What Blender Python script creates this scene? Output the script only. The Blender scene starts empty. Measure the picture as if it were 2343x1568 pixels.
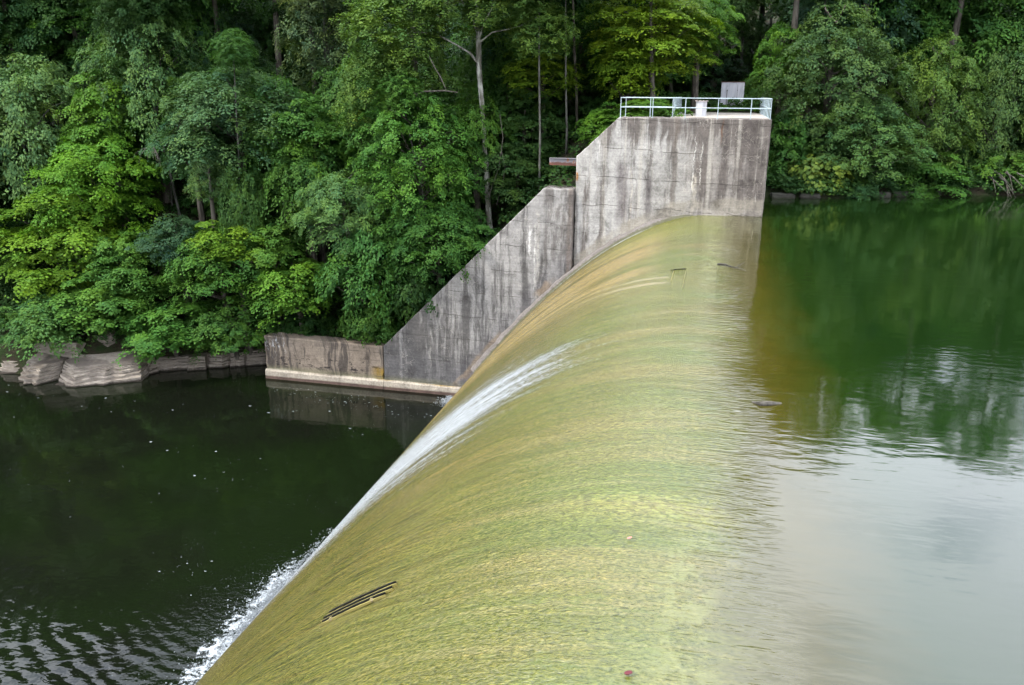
import bpy, bmesh, math, random
import numpy as np
from mathutils import Vector, Matrix

sc = bpy.context.scene
C = sc.collection

# ------------------------------------------------------------------ camera, sky, sun, exposure
CAM_Z = 6.59
cam_data = bpy.data.cameras.new("camera")
cam = bpy.data.objects.new("camera", cam_data)
C.objects.link(cam)
cam_data.sensor_width = 36.0
cam_data.sensor_fit = 'HORIZONTAL'
cam_data.lens = 36.0 * 1900.0 / 2342.0
cam_data.clip_start = 0.1
cam_data.clip_end = 2000.0
_p, _yaw, _roll = math.radians(16.832), math.radians(13.635), math.radians(-0.45)
_f = Vector((-math.sin(_yaw) * math.cos(_p), math.cos(_yaw) * math.cos(_p), -math.sin(_p)))
_r = Vector((math.cos(_yaw), math.sin(_yaw), 0.0))
_u = _r.cross(_f)
_r2 = _r * math.cos(_roll) - _u * math.sin(_roll)
_u2 = _r * math.sin(_roll) + _u * math.cos(_roll)
_m = Matrix((_r2, _u2, -_f)).transposed().to_4x4()
_m.translation = Vector((0, 0, CAM_Z))
cam.matrix_world = _m
sc.camera = cam

SUN_EL, SUN_AZ = math.radians(52), math.radians(238)      # azimuth clockwise from +y (the far bank)
world = bpy.data.worlds.new("World")
sc.world = world
world.use_nodes = True
wt = world.node_tree
wt.nodes.clear()
def wn(t, **k):
    n = wt.nodes.new(t)
    for a, b in k.items(): setattr(n, a, b)
    return n
sky = wn('ShaderNodeTexSky', sky_type='NISHITA', sun_disc=False, sun_elevation=SUN_EL, sun_rotation=SUN_AZ,
         air_density=1.0, dust_density=2.0, ozone_density=1.5)
bg_sky = wn('ShaderNodeBackground'); bg_sky.inputs['Strength'].default_value = 0.10
bg_cl = wn('ShaderNodeBackground'); bg_cl.inputs['Strength'].default_value = 1.0
tc = wn('ShaderNodeTexCoord'); mp = wn('ShaderNodeMapping'); mp.inputs['Scale'].default_value = (1.0, 1.0, 2.6)
mp.inputs['Location'].default_value = (0.3, 0.1, 0.2)
nz = wn('ShaderNodeTexNoise'); nz.inputs['Scale'].default_value = 3.0; nz.inputs['Detail'].default_value = 5.0
nz.inputs['Roughness'].default_value = 0.5
rp = wn('ShaderNodeValToRGB'); rp.color_ramp.elements[0].position = 0.34; rp.color_ramp.elements[1].position = 0.54
rp.color_ramp.elements[0].color = (0.46, 0.54, 0.70, 1); rp.color_ramp.elements[1].color = (1.03, 1.08, 1.20, 1)
nz2 = wn('ShaderNodeTexNoise'); nz2.inputs['Scale'].default_value = 1.2; nz2.inputs['Detail'].default_value = 4.0
rp2 = wn('ShaderNodeValToRGB'); rp2.color_ramp.elements[0].position = 0.22; rp2.color_ramp.elements[1].position = 0.42
mx = wn('ShaderNodeMixShader'); wo = wn('ShaderNodeOutputWorld')
L = wt.links.new
L(tc.outputs['Generated'], mp.inputs['Vector']); L(mp.outputs['Vector'], nz.inputs['Vector']); L(mp.outputs['Vector'], nz2.inputs['Vector'])
L(nz.outputs['Fac'], rp.inputs['Fac'])
sxyz = wn('ShaderNodeSeparateXYZ'); L(tc.outputs['Generated'], sxyz.inputs[0])
zup = wn('ShaderNodeMath', operation='MAXIMUM'); L(sxyz.outputs[2], zup.inputs[0]); zup.inputs[1].default_value = 0.0
grad = wn('ShaderNodeMath', operation='MULTIPLY_ADD'); L(zup.outputs[0], grad.inputs[0]); grad.inputs[1].default_value = 1.0; grad.inputs[2].default_value = 0.66
L(rp.outputs['Color'], bg_cl.inputs['Color']); L(grad.outputs[0], bg_cl.inputs['Strength'])
L(nz2.outputs['Fac'], rp2.inputs['Fac']); L(sky.outputs['Color'], bg_sky.inputs['Color'])
L(rp2.outputs['Color'], mx.inputs['Fac']); L(bg_sky.outputs['Background'], mx.inputs[1]); L(bg_cl.outputs['Background'], mx.inputs[2])
L(mx.outputs['Shader'], wo.inputs['Surface'])

sun_d = bpy.data.lights.new("sun", 'SUN')
sun_d.energy = 1.5; sun_d.angle = math.radians(12); sun_d.color = (1.0, 0.95, 0.86)
sun = bpy.data.objects.new("sun", sun_d); C.objects.link(sun)
_sd = Vector((math.sin(SUN_AZ) * math.cos(SUN_EL), math.cos(SUN_AZ) * math.cos(SUN_EL), math.sin(SUN_EL)))
sun.rotation_euler = _sd.to_track_quat('Z', 'Y').to_euler()
sc.view_settings.view_transform = 'Standard'
sc.view_settings.look = 'None'
sc.view_settings.exposure = 1.92
sc.view_settings.gamma = 1.0
sc.view_settings.use_curve_mapping = False
sc.render.engine = 'CYCLES'
sc.cycles.use_adaptive_sampling = True
sc.cycles.adaptive_threshold = 0.035
sc.cycles.adaptive_min_samples = 16
sc.cycles.max_bounces = 5
sc.cycles.diffuse_bounces = 2
sc.cycles.glossy_bounces = 2
sc.cycles.transmission_bounces = 3
sc.cycles.sample_clamp_indirect = 4.0

# ------------------------------------------------------------------ helpers
Z_LOW = -12.2                    # level of the lower pool; the reservoir is at z = 0
Y_TOWER, Y_WING = 48.3, 47.95    # faces of the far abutment

def link(o, parent=None):
    C.objects.link(o)
    if parent is not None: o.parent = parent
    return o
def tag(o, label=None, cat=None, group=None, kind=None):
    if label: o['label'] = label
    if cat: o['category'] = cat
    if group: o['group'] = group
    if kind: o['kind'] = kind
    return o
def empty(name, loc=(0, 0, 0), label=None, cat=None, group=None):
    o = bpy.data.objects.new(name, None); C.objects.link(o); o.location = loc
    o.empty_display_size = 0.3
    return tag(o, label, cat, group)
def mesh_np(name, verts, faces, smooth=False):
    """verts (n,3), faces (m,k) with k constant"""
    me = bpy.data.meshes.new(name)
    verts = np.ascontiguousarray(verts, dtype=np.float32); faces = np.ascontiguousarray(faces, dtype=np.int32)
    me.vertices.add(len(verts)); me.vertices.foreach_set('co', verts.ravel())
    k = faces.shape[1]
    me.loops.add(faces.size); me.loops.foreach_set('vertex_index', faces.ravel())
    me.polygons.add(len(faces)); me.polygons.foreach_set('loop_start', np.arange(0, faces.size, k, dtype=np.int32))
    me.update(calc_edges=True)
    if smooth: me.polygons.foreach_set('use_smooth', np.ones(len(faces), dtype=bool))
    me.validate()
    return me
def obj(name, me, mat, parent=None, loc=None):
    o = bpy.data.objects.new(name, me); link(o, parent)
    if mat is not None and len(me.materials) == 0: me.materials.append(mat)
    if loc is not None: o.location = loc
    return o
def bm_obj(name, bm, mat, parent=None, loc=None, smooth=False):
    me = bpy.data.meshes.new(name); bm.normal_update(); bm.to_mesh(me); bm.free()
    if smooth: me.polygons.foreach_set('use_smooth', np.ones(len(me.polygons), dtype=bool))
    return obj(name, me, mat, parent, loc)
def bm_box(bm, x0, x1, y0, y1, z0, z1):
    vs = [bm.verts.new(p) for p in ((x0,y0,z0),(x1,y0,z0),(x1,y1,z0),(x0,y1,z0),(x0,y0,z1),(x1,y0,z1),(x1,y1,z1),(x0,y1,z1))]
    for f in ((0,3,2,1),(4,5,6,7),(0,1,5,4),(1,2,6,5),(2,3,7,6),(3,0,4,7)): bm.faces.new([vs[i] for i in f])
def bm_tube(bm, pts, radii, n=8, cap=True):
    pts = [Vector(p) for p in pts]; rings = []
    for i, p in enumerate(pts):
        a = pts[max(i-1, 0)]; b = pts[min(i+1, len(pts)-1)]
        t = (b - a).normalized(); h = Vector((1, 0, 0)) if abs(t.x) < 0.8 else Vector((0, 1, 0))
        e1 = t.cross(h).normalized(); e2 = t.cross(e1)
        r = radii[i] if hasattr(radii, '__len__') else radii
        rings.append([bm.verts.new(p + e1 * r * math.cos(2*math.pi*k/n) + e2 * r * math.sin(2*math.pi*k/n)) for k in range(n)])
    for A, B in zip(rings, rings[1:]):
        for k in range(n): bm.faces.new((A[k], B[k], B[(k+1) % n], A[(k+1) % n]))
    if cap:
        bm.faces.new(rings[0]); bm.faces.new(list(reversed(rings[-1])))
def bm_prism(bm, outline, y0, y1):
    """outline: (x,z) points, extruded from y0 to y1"""
    a = [bm.verts.new((x, y0, z)) for x, z in outline]; b = [bm.verts.new((x, y1, z)) for x, z in outline]
    n = len(a); bm.faces.new(a); bm.faces.new(list(reversed(b)))
    for i in range(n): bm.faces.new((a[i], b[i], b[(i+1) % n], a[(i+1) % n]))
    bmesh.ops.recalc_face_normals(bm, faces=bm.faces)
def vnoise(p, seed=0):
    """cheap smooth pseudo-noise in [-1,1] for arrays (n,3)"""
    rs = np.random.RandomState(seed); out = np.zeros(len(p)); amp = 0
    for k in range(7):
        d = rs.normal(size=3); d /= np.linalg.norm(d); f = rs.uniform(.7, 1.6); a = 1.0 / (1 + .3*k)
        d2 = rs.normal(size=3)
        out += a * np.sin(p @ d * f * 3.0 + rs.uniform(0, 6.28) + 1.4 * np.sin(p @ d2 * 1.1 + rs.uniform(0, 6.28))); amp += a
    return out / amp * 1.6
def fbm(p, seed=0, oct=4, rough=.55):
    o = np.zeros(len(p)); a = 1.0; t = 0
    for i in range(oct):
        o += a * vnoise(p * 2**i, seed + i*17); t += a; a *= rough
    return o / t

# profile of the spillway: ogee cross-section fitted as a polynomial
CO = (8.54407380e-02, -4.39147641e-03, 2.74222638e-04, -8.14444558e-06)
def prof(x):
    d = np.maximum(-np.asarray(x, dtype=float) - .3, 0)
    return -(CO[0]*d**2 + CO[1]*d**3 + CO[2]*d**4 + CO[3]*d**5)
_xx = np.linspace(3, -18, 4200); _zz = prof(_xx)
_ss = np.concatenate([[0], np.cumsum(np.hypot(np.diff(_xx), np.diff(_zz)))]) - 3.0
def arc(x): return np.interp(-np.asarray(x, dtype=float), -_xx, _ss)      # distance down the face from the crest
def x_of_arc(s): return np.interp(s, _ss, _xx)

# ------------------------------------------------------------------ node shorthand
class G:
    def __init__(s, name):
        s.m = bpy.data.materials.new(name); s.m.use_nodes = True; s.t = s.m.node_tree
        s.t.nodes.clear(); s.out = s.t.nodes.new('ShaderNodeOutputMaterial')
    def n(s, t, ins=None, **k):
        n = s.t.nodes.new(t)
        for a, b in k.items(): setattr(n, a, b)
        for a, b in (ins or {}).items(): s.put(n.inputs[a], b)
        return n
    def put(s, sock, v):
        if isinstance(v, bpy.types.NodeSocket): s.t.links.new(v, sock)
        elif v is not None:
            if hasattr(v, '__len__') and len(v) == 3 and sock.type == 'RGBA': v = (*v, 1)
            sock.default_value = v
    def math(s, op, a, b=None, c=None, clamp=False):
        n = s.n('ShaderNodeMath', operation=op, use_clamp=clamp)
        s.put(n.inputs[0], a)
        if b is not None: s.put(n.inputs[1], b)
        if c is not None: s.put(n.inputs[2], c)
        return n.outputs[0]
    def add(s, a, b): return s.math('ADD', a, b)
    def sub(s, a, b): return s.math('SUBTRACT', a, b)
    def mul(s, a, b): return s.math('MULTIPLY', a, b)
    def sstep(s, x, a, b, o0=0.0, o1=1.0):
        n = s.n('ShaderNodeMapRange', interpolation_type='SMOOTHSTEP')
        for i, v in enumerate((x, a, b, o0, o1)): s.put(n.inputs[i], v)
        return n.outputs[0]
    def noise(s, vec, scale=1.0, detail=3.0, rough=.5, dist=0.0):
        n = s.n('ShaderNodeTexNoise', {'Vector': vec, 'Scale': scale, 'Detail': detail, 'Roughness': rough, 'Distortion': dist})
        return n.outputs['Fac']
    def ncol(s, vec, scale=1.0, detail=2.0):
        n = s.n('ShaderNodeTexNoise', {'Vector': vec, 'Scale': scale, 'Detail': detail}); return n.outputs['Color']
    def voro(s, vec, scale=1.0, feature='F1', rand=1.0):
        n = s.n('ShaderNodeTexVoronoi', {'Vector': vec, 'Scale': scale, 'Randomness': rand}, feature=feature)
        return n.outputs['Distance']
    def mapv(s, vec, scale=(1,1,1), loc=(0,0,0), rot=(0,0,0)):
        return s.n('ShaderNodeMapping', {'Vector': vec, 'Scale': scale, 'Location': loc, 'Rotation': rot}).outputs[0]
    def warp(s, vec, scale, amt):
        c = s.ncol(vec, scale); v = s.n('ShaderNodeVectorMath', {0: c, 1: (.5, .5, .5)}, operation='SUBTRACT').outputs[0]
        v = s.n('ShaderNodeVectorMath', {0: v, 'Scale': amt}, operation='SCALE').outputs[0]
        return s.n('ShaderNodeVectorMath', {0: vec, 1: v}, operation='ADD').outputs[0]
    def xyz(s, vec): n = s.n('ShaderNodeSeparateXYZ', {0: vec}); return n.outputs[0], n.outputs[1], n.outputs[2]
    def comb(s, x=0.0, y=0.0, z=0.0): return s.n('ShaderNodeCombineXYZ', {0: x, 1: y, 2: z}).outputs[0]
    def mix(s, f, a, b, blend='MIX'):
        n = s.n('ShaderNodeMix', data_type='RGBA', blend_type=blend)
        s.put(n.inputs[0], f); s.put(n.inputs[6], a); s.put(n.inputs[7], b); return n.outputs[2]
    def ramp(s, f, stops, interp='LINEAR'):
        n = s.n('ShaderNodeValToRGB', {'Fac': f}); r = n.color_ramp; r.interpolation = interp
        while len(r.elements) < len(stops): r.elements.new(0.5)
        for e, (p, c) in zip(r.elements, stops):
            e.position = p; e.color = (*c, 1) if len(c) == 3 else c
        return n.outputs[0]
    def geo(s): return s.n('ShaderNodeNewGeometry')
    def bump(s, h, dist=.02, strength=1.0, normal=None):
        n = s.n('ShaderNodeBump', {'Height': h, 'Distance': dist, 'Strength': strength})
        if normal is not None: s.put(n.inputs['Normal'], normal)
        return n.outputs[0]
    def bsdf(s, color, rough=.8, normal=None, spec=.5, ior=1.45, metallic=0.0):
        b = s.n('ShaderNodeBsdfPrincipled', {'Base Color': color, 'Roughness': rough, 'IOR': ior, 'Metallic': metallic})
        b.inputs['Specular IOR Level'].default_value = spec
        if normal is not None: s.put(b.inputs['Normal'], normal)
        s.t.links.new(b.outputs[0], s.out.inputs['Surface']); return b

def world_pos(g): return g.geo().outputs['Position']

# ------------------------------------------------------------------ materials
def leaf_material(name, gloss=.14):
    g = G(name)
    info = g.n('ShaderNodeObjectInfo'); att = g.n('ShaderNodeAttribute', attribute_name='tint', attribute_type='GEOMETRY')
    tint = att.outputs['Fac']
    base = info.outputs['Color']
    warm = g.mix(1.0, base, (1.35, 1.12, .62), 'MULTIPLY'); cool = g.mix(1.0, base, (.66, .80, .98), 'MULTIPLY')
    c = g.mix(tint, cool, warm)
    n = g.noise(world_pos(g), .45, 2.0)
    c = g.mix(1.0, c, g.ramp(n, [(.3, (.72, .78, .85)), (.7, (1.2, 1.15, 1.0))]), 'MULTIPLY')
    b = g.n('ShaderNodeBsdfPrincipled', {'Base Color': c, 'Roughness': .6, 'IOR': 1.4}); b.inputs['Specular IOR Level'].default_value = gloss
    tr = g.n('ShaderNodeBsdfTranslucent', {'Color': g.mix(1.0, c, (1.2, 1.35, .5), 'MULTIPLY')})
    m = g.n('ShaderNodeMixShader', {0: .28, 1: b.outputs[0], 2: tr.outputs[0]})
    g.t.links.new(m.outputs[0], g.out.inputs['Surface'])
    return g.m
M_LEAF = leaf_material('leaves')

def bark_material(name, a, b, scale=6):
    g = G(name); p = world_pos(g); v = g.mapv(p, (1, 1, .22))
    n = g.noise(v, scale, 5, .65); n2 = g.noise(p, 1.1, 3)
    c = g.mix(g.sstep(g.add(n, g.mul(g.sub(n2, .5), .6)), .38, .62), a, b)
    g.bsdf(c, .9, g.bump(n, .03, .8), .2); return g.m
M_BARK = bark_material('bark', (.028, .024, .018), (.085, .075, .06))
M_BARK_GREY = bark_material('bark_grey', (.03, .03, .024), (.085, .083, .07))
M_BARK_WHITE = bark_material('bark_sycamore', (.075, .072, .055), (.26, .26, .225), 3.5)
M_TWIG = bark_material('dead_wood', (.03, .027, .022), (.075, .068, .056))

def concrete_material(name, kind):
    g = G(name); p = world_pos(g); x, y, z = g.xyz(p)
    w = g.warp(p, .7, .5)
    pf = g.comb(g.add(x, g.mul(y, .7)), 0.0, z)                       # along the face and up
    big = g.noise(p, .35, 4, .6)
    fine = g.noise(p, 9, 4, .7)
    speck = g.noise(p, 38, 2, .6)
    st1 = g.noise(g.mapv(pf, (1.05, 1, .06)), 1.0, 5, .58)             # wide vertical stains
    st2 = g.noise(g.mapv(g.warp(pf, .8, .6), (4.0, 1, .28), (3, 0, 1)), 1.0, 5, .7)   # narrow runs
    st3 = g.noise(g.mapv(pf, (2.6, 1, .10), (13, 0, 5)), 1.0, 3, .6)
    board = g.noise(g.mapv(pf, (.25, 1, 9.0)), 1.0, 2, .5)
    if kind == 'tower':
        base = g.mix(big, (.20, .19, .175), (.30, .29, .27))
        base = g.mix(g.mul(g.sstep(g.add(x, g.mul(z, -.5)), -3.0, -6.0), .5), base, (.345, .34, .325))
        base = g.mix(g.mul(g.sstep(g.add(x, g.mul(g.sub(big, .5), 4.0)), -2.6, .2), .6), base, (.15, .13, .115))
        dark, dk = (.085, .07, .062), 1.0
    elif kind == 'wing':
        base = g.mix(big, (.18, .175, .17), (.285, .275, .26))
        dark, dk = (.055, .055, .062), 1.0
    elif kind == 'low':
        base = g.mix(big, (.11, .09, .072), (.20, .165, .13))
        dark, dk = (.03, .026, .024), .9
    else:
        base = g.mix(big, (.26, .23, .20), (.36, .33, .29)); dark, dk = (.14, .12, .10), .4
    c = base
    if kind == 'tower':
        amt = g.sstep(st1, .46, .62)
        topm = g.sstep(z, 3.0, 5.2)                                    # rain-washed grime under the coping
        right = g.sstep(x, -2.5, .5)
        thr = g.add(g.add(g.mul(topm, .14), g.mul(right, .08)), g.add(g.mul(g.sub(st2, .5), .5), g.mul(g.sub(big, .5), .35)))
        amt = g.sstep(g.add(st1, thr), .46, .66)
        c = g.mix(g.mul(amt, .92), c, g.mix(st3, (.055, .045, .042), (.12, .105, .092)))
        c = g.mix(g.mul(g.sstep(st3, .52, .66), .55), c, (.34, .32, .28))
        # pitted, brown upstream end
        pit = g.sstep(g.noise(g.mapv(pf, (5, 1, 2.2)), 1.0, 5, .8), .56, .64)
        lane = g.sstep(g.noise(g.mapv(pf, (2.2, 1, .05), (40, 0, 2)), 1.0, 2), .54, .62)
        c = g.mix(g.mul(g.mul(pit, lane), g.mul(g.sstep(x, -1, .3), .8)), c, (.035, .03, .022))
    elif kind == 'wing':
        low = g.sstep(z, -2.0, -8.0)
        amt = g.sstep(g.add(g.add(st1, g.mul(low, .10)), g.mul(g.sub(st2, .5), .45)), .50, .66)
        c = g.mix(g.mul(amt, .9), c, g.mix(st3, (.042, .040, .040), (.092, .086, .080)))
        c = g.mix(g.mul(g.sstep(z, -8.6, -10.6), .62), c, (.075, .073, .075))
    elif kind == 'low':
        amt = g.sstep(g.add(st2, g.mul(g.sub(st1, .5), .8)), .48, .64)
        c = g.mix(g.mul(amt, .75), c, dark)
        blk = g.mul(g.sstep(g.noise(g.mapv(pf, (1.2, 1, 2.2)), 1.0, 5, .75), .54, .60), g.sstep(g.math('ABSOLUTE', g.add(z, 10.9)), .8, .15))
        c = g.mix(g.mul(blk, .9), c, (.012, .01, .01))
        wh = g.mul(g.sstep(g.noise(g.mapv(pf, (5, 1, 1.6)), 1.0, 5, .8), .55, .62), g.mul(g.sstep(x, -26.6, -27.8), g.sstep(z, -11.0, -10.0)))
        c = g.mix(g.mul(wh, .8), c, (.36, .38, .40))
        c = g.mix(g.mul(g.sstep(x, -21.3, -20.6), g.mul(g.sstep(z, -10.6, -11.0), g.sstep(st1, .3, .5))), c, (.20, .13, .03))
    if kind in ('wing', 'low'):
        # light scoured plinth just above the lower pool, brown wet line at its foot
        pl = g.sstep(g.add(z, g.mul(g.sub(big, .5), .5)), -11.45, -11.6)
        c = g.mix(pl, c, g.mix(fine, (.22, .19, .15), (.33, .30, .25)))
        gr = g.mul(g.sstep(z, -11.1, -11.5), g.sstep(z, -11.62, -11.5))
        c = g.mix(g.mul(gr, .5), c, (.12, .12, .07))
        c = g.mix(g.sstep(z, -11.92, -12.05), c, (.075, .05, .04))
    if kind in ('tower', 'wing'):
        # efflorescence: white lime runs and crazing
        cr = g.voro(g.warp(g.mapv(pf, (1, 1, .8)), 1.6, 1.5), 1.7, 'DISTANCE_TO_EDGE')
        crm = g.mul(g.sstep(cr, .022, .004), g.sstep(g.noise(p, .55, 2), .50, .62))
        c = g.mix(g.mul(crm, .35), c, (.42, .39, .34))
        lime = g.mul(g.sstep(g.noise(g.mapv(pf, (9, 1, .35), (7, 0, 3)), 1.0, 3, .6), .63, .70), g.sstep(g.noise(p, .5, 3), .48, .6))
        c = g.mix(g.mul(lime, .6), c, (.50, .48, .44))
        wx = g.add(x, g.mul(g.sub(g.noise(g.mapv(pf, (.5, 1, .9)), 1.0, 3), .5), .5))
        wx2 = g.add(x, g.mul(g.sub(g.noise(g.mapv(pf, (.5, 1, 2.2), (5, 0, 9)), 1.0, 4), .5), .45))
        runs = [(-4.75, .07, -.9, 2.4, (.44, .40, .33), 0), (-1.35, .05, 1.2, 4.2, (.62, .61, .57), 1), (-.95, .045, 1.5, 3.9, (.6, .58, .52), 1),
                (-1.25, .16, -.4, 2.2, (.42, .38, .31), 1), (-6.72, .05, 3.0, 3.9, (.7, .7, .68), 0)] if kind == 'tower' else \
               [(-10.25, .09, -4.9, -1.0, (.66, .65, .61), 0), (-10.55, .13, -2.9, -1.2, (.72, .71, .68), 1), (-10.1, .2, -5.6, -.2, (.40, .38, .34), 1),
                (-16.95, .07, -10.4, -7.6, (.34, .33, .30), 0), (-14.1, .05, -10.5, -6.2, (.32, .31, .29), 0)]
        for xc, wd, z0, z1, col, k in runs:
            d = g.math('ABSOLUTE', g.sub(wx2 if k else wx, xc))
            mk = g.mul(g.sstep(d, wd, wd*.3), g.mul(g.sstep(z, z0-.3, z0+.3), g.sstep(z, z1+.3, z1-.3)))
            mk = g.mul(mk, g.sstep(g.noise(g.mapv(pf, (7, 1, 2.2)), 1.0, 5, .75), .42, .56))
            c = g.mix(g.mul(mk, .7), c, tuple(v*.8 for v in col))
        if kind == 'tower':
            for xc, wd, z0, z1, col in [(-5.3, .35, -.6, 2.6, (.10, .085, .085)), (-3.75, .2, -.5, 1.7, (.10, .09, .09)), (-2.45, .16, .2, 5.3, (.075, .06, .05)),
                                        (.05, .05, 4.1, 5.0, (.10, .05, .025)), (-8.0+.1, .1, -3.5, .9, (.10, .09, .085))]:  # last band: contact shade beside the wing joint, put into the colour
                d = g.math('ABSOLUTE', g.sub(wx, xc))
                mk = g.mul(g.sstep(d, wd*1.3, wd*.4), g.mul(g.sstep(z, z0-.5, z0+.5), g.sstep(z, z1+.6, z1-.2)))
                c = g.mix(g.mul(mk, .65), c, col)
            rust = g.mul(g.sstep(g.math('ABSOLUTE', g.sub(x, -8.0)), .12, .03), g.mul(g.sstep(z, 1.6, 2.0), g.sstep(z, 2.25, 2.1)))
            rust2 = g.mul(g.sstep(g.math('ABSOLUTE', g.sub(wx, -7.95)), .10, .02), g.mul(g.sstep(z, 1.55, 1.8), g.sstep(z, 2.2, 2.05)))
            c = g.mix(g.mul(rust2, .9), c, (.30, .13, .03))
        else:
            brown = g.mul(g.sstep(x, -8.45, -8.25), g.sstep(g.noise(g.mapv(pf, (3, 1, .4)), 1.0, 4, .7), .36, .5))
            c = g.mix(g.mul(brown, .7), c, (.13, .10, .08))
            dk2 = g.mul(g.mul(g.sstep(x, -9.9, -9.6), g.sstep(g.noise(g.mapv(pf, (2.2, 1, .5), (2, 0, 6)), 1.0, 4, .7), .40, .58)), g.sstep(z, -4.5, -2.0))
            c = g.mix(g.mul(dk2, .75), c, (.095, .085, .078))
        # deposit along the foot of the wall, following the spillway profile
        d = g.math('MAXIMUM', g.sub(g.mul(x, -1.0), .3), 0.0)
        d2 = g.mul(d, d); d3 = g.mul(d2, d); d4 = g.mul(d2, d2); d5 = g.mul(d4, d)
        pr = g.add(g.add(g.mul(d2, CO[0]), g.mul(d3, CO[1])), g.add(g.mul(d4, CO[2]), g.mul(d5, CO[3])))
        h = g.add(z, pr)
        hh = g.add(h, g.mul(g.sub(g.noise(p, 1.6, 4, .6), .5), .7))
        tan = g.mul(g.sstep(hh, 1.05, .75), g.sstep(g.noise(p, .5, 2), .40, .56))
        c = g.mix(g.mul(tan, .7), c, (.22, .16, .10) if kind == 'wing' else (.21, .19, .155))
        blu = g.mul(g.sstep(hh, 2.2, 1.2), g.sstep(x, -6, -9)) if kind == 'wing' else g.sstep(hh, .5, .3)
        c = g.mix(g.mul(blu, .25), c, (.085, .08, .09) if kind == 'wing' else (.28, .26, .22))
    # pour joints
    lift, off = (1.62, .45) if kind == 'tower' else (1.55, .2)
    zj = g.add(z, g.add(g.mul(g.sub(g.noise(g.mapv(p, (.6, .6, .2)), 1.0, 4, .6), .5), .45), g.mul(x, .03)))
    fr = g.math('FRACT', g.add(g.math('DIVIDE', zj, lift), 20.0 + off))
    jn = g.math('MINIMUM', g.sstep(g.math('ABSOLUTE', g.sub(fr, .5)), .014, .002), g.sstep(g.noise(p, 1.3, 3), .42, .5))
    if kind == 'top': jn = 0.0
    c = g.mix(g.mul(jn, .75), c, (.05, .042, .036))
    c = g.mix(1.0, c, g.ramp(board, [(.3, (.88, .88, .88)), (.7, (1.07, 1.07, 1.07))]), 'MULTIPLY')
    c = g.mix(1.0, c, g.ramp(fine, [(.25, (.72, .72, .72)), (.75, (1.2, 1.2, 1.2))]), 'MULTIPLY')
    c = g.mix(g.mul(g.sstep(speck, .66, .74), .5), c, (.05, .045, .04))
    blot = g.noise(g.warp(p, 1.5, .8), 1.15, 6, .68)
    c = g.mix(1.0, c, g.ramp(blot, [(.30, (.48, .46, .43)), (.46, (.90, .88, .85)), (.70, (1.24, 1.21, 1.15))]), 'MULTIPLY')
    h = g.add(g.add(g.mul(fine, .5), g.mul(board, .25)), g.add(g.mul(speck, .2), g.mul(jn, -1.2)))
    g.bsdf(c, .9, g.bump(h, .025, .8), .25)
    return g.m
M_TOWER = concrete_material('tower_concrete', 'tower')
M_WING = concrete_material('wing_concrete', 'wing')
M_LOW = concrete_material('low_wall_concrete', 'low')
M_SLAB = concrete_material('slab_concrete', 'top')

def curb_material():
    g = G('curb_concrete'); p = world_pos(g); x, y, z = g.xyz(p)
    n = g.noise(p, 1.1, 5, .65); f = g.noise(p, 8, 4, .7)
    c = g.mix(n, (.06, .05, .042), (.19, .17, .155))
    c = g.mix(1.0, c, g.ramp(f, [(.25, (.6, .6, .6)), (.75, (1.25, 1.22, 1.2))]), 'MULTIPLY')
    d = g.math('MAXIMUM', g.sub(g.mul(x, -1.0), .3), 0.0)
    d2 = g.mul(d, d); d3 = g.mul(d2, d); d4 = g.mul(d2, d2); d5 = g.mul(d4, d)
    pr = g.add(g.add(g.mul(d2, CO[0]), g.mul(d3, CO[1])), g.add(g.mul(d4, CO[2]), g.mul(d5, CO[3])))
    h = g.add(z, pr)
    c = g.mix(g.mul(g.sstep(g.add(h, g.mul(g.sub(f, .5), .3)), .22, .1), .8), c, (.05, .05, .018))
    g.bsdf(c, .75, g.bump(g.add(n, g.mul(f, .6)), .08, .9), .4); return g.m
M_CURB = curb_material()

def metal_paint(name, col, rust=.3, rough=.45):
    g = G(name); p = world_pos(g); n = g.noise(p, 5, 5, .7); s = g.noise(g.mapv(p, (6, 6, .8)), 1.0, 4, .65)
    c = g.mix(g.sstep(s, .4, .7), col, tuple(v*.72 for v in col))
    c = g.mix(g.mul(g.sstep(n, .60, .68), rust), c, (.16, .06, .025))
    g.bsdf(c, rough, g.bump(n, .004, .4), .5); return g.m
M_RAIL = metal_paint('rail_paint', (.30, .36, .37), .25)
M_DRUM = metal_paint('drum_paint', (.36, .36, .37), .15, .5)
M_CABINET = metal_paint('cabinet_steel', (.33, .335, .355), .12, .42)
M_DARKLINE = metal_paint('cabinet_seam', (.05, .04, .038), .4, .7)
M_RUSTROOF = metal_paint('rusty_roof', (.13, .075, .06), .6, .8)
def beam_material():
    g = G('rusty_beam'); p = world_pos(g); x, y, z = g.xyz(p)
    n = g.noise(p, 4, 5, .7)
    m = g.sstep(g.add(z, g.mul(g.sub(n, .5), .35)), 2.55, 2.45)
    c = g.mix(m, (.17, .16, .165), (.085, .038, .028)); c = g.mix(g.sstep(n, .58, .64), c, (.22, .09, .04))
    g.bsdf(c, .85, g.bump(n, .01, .5), .3); return g.m
M_BEAM = beam_material()

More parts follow.
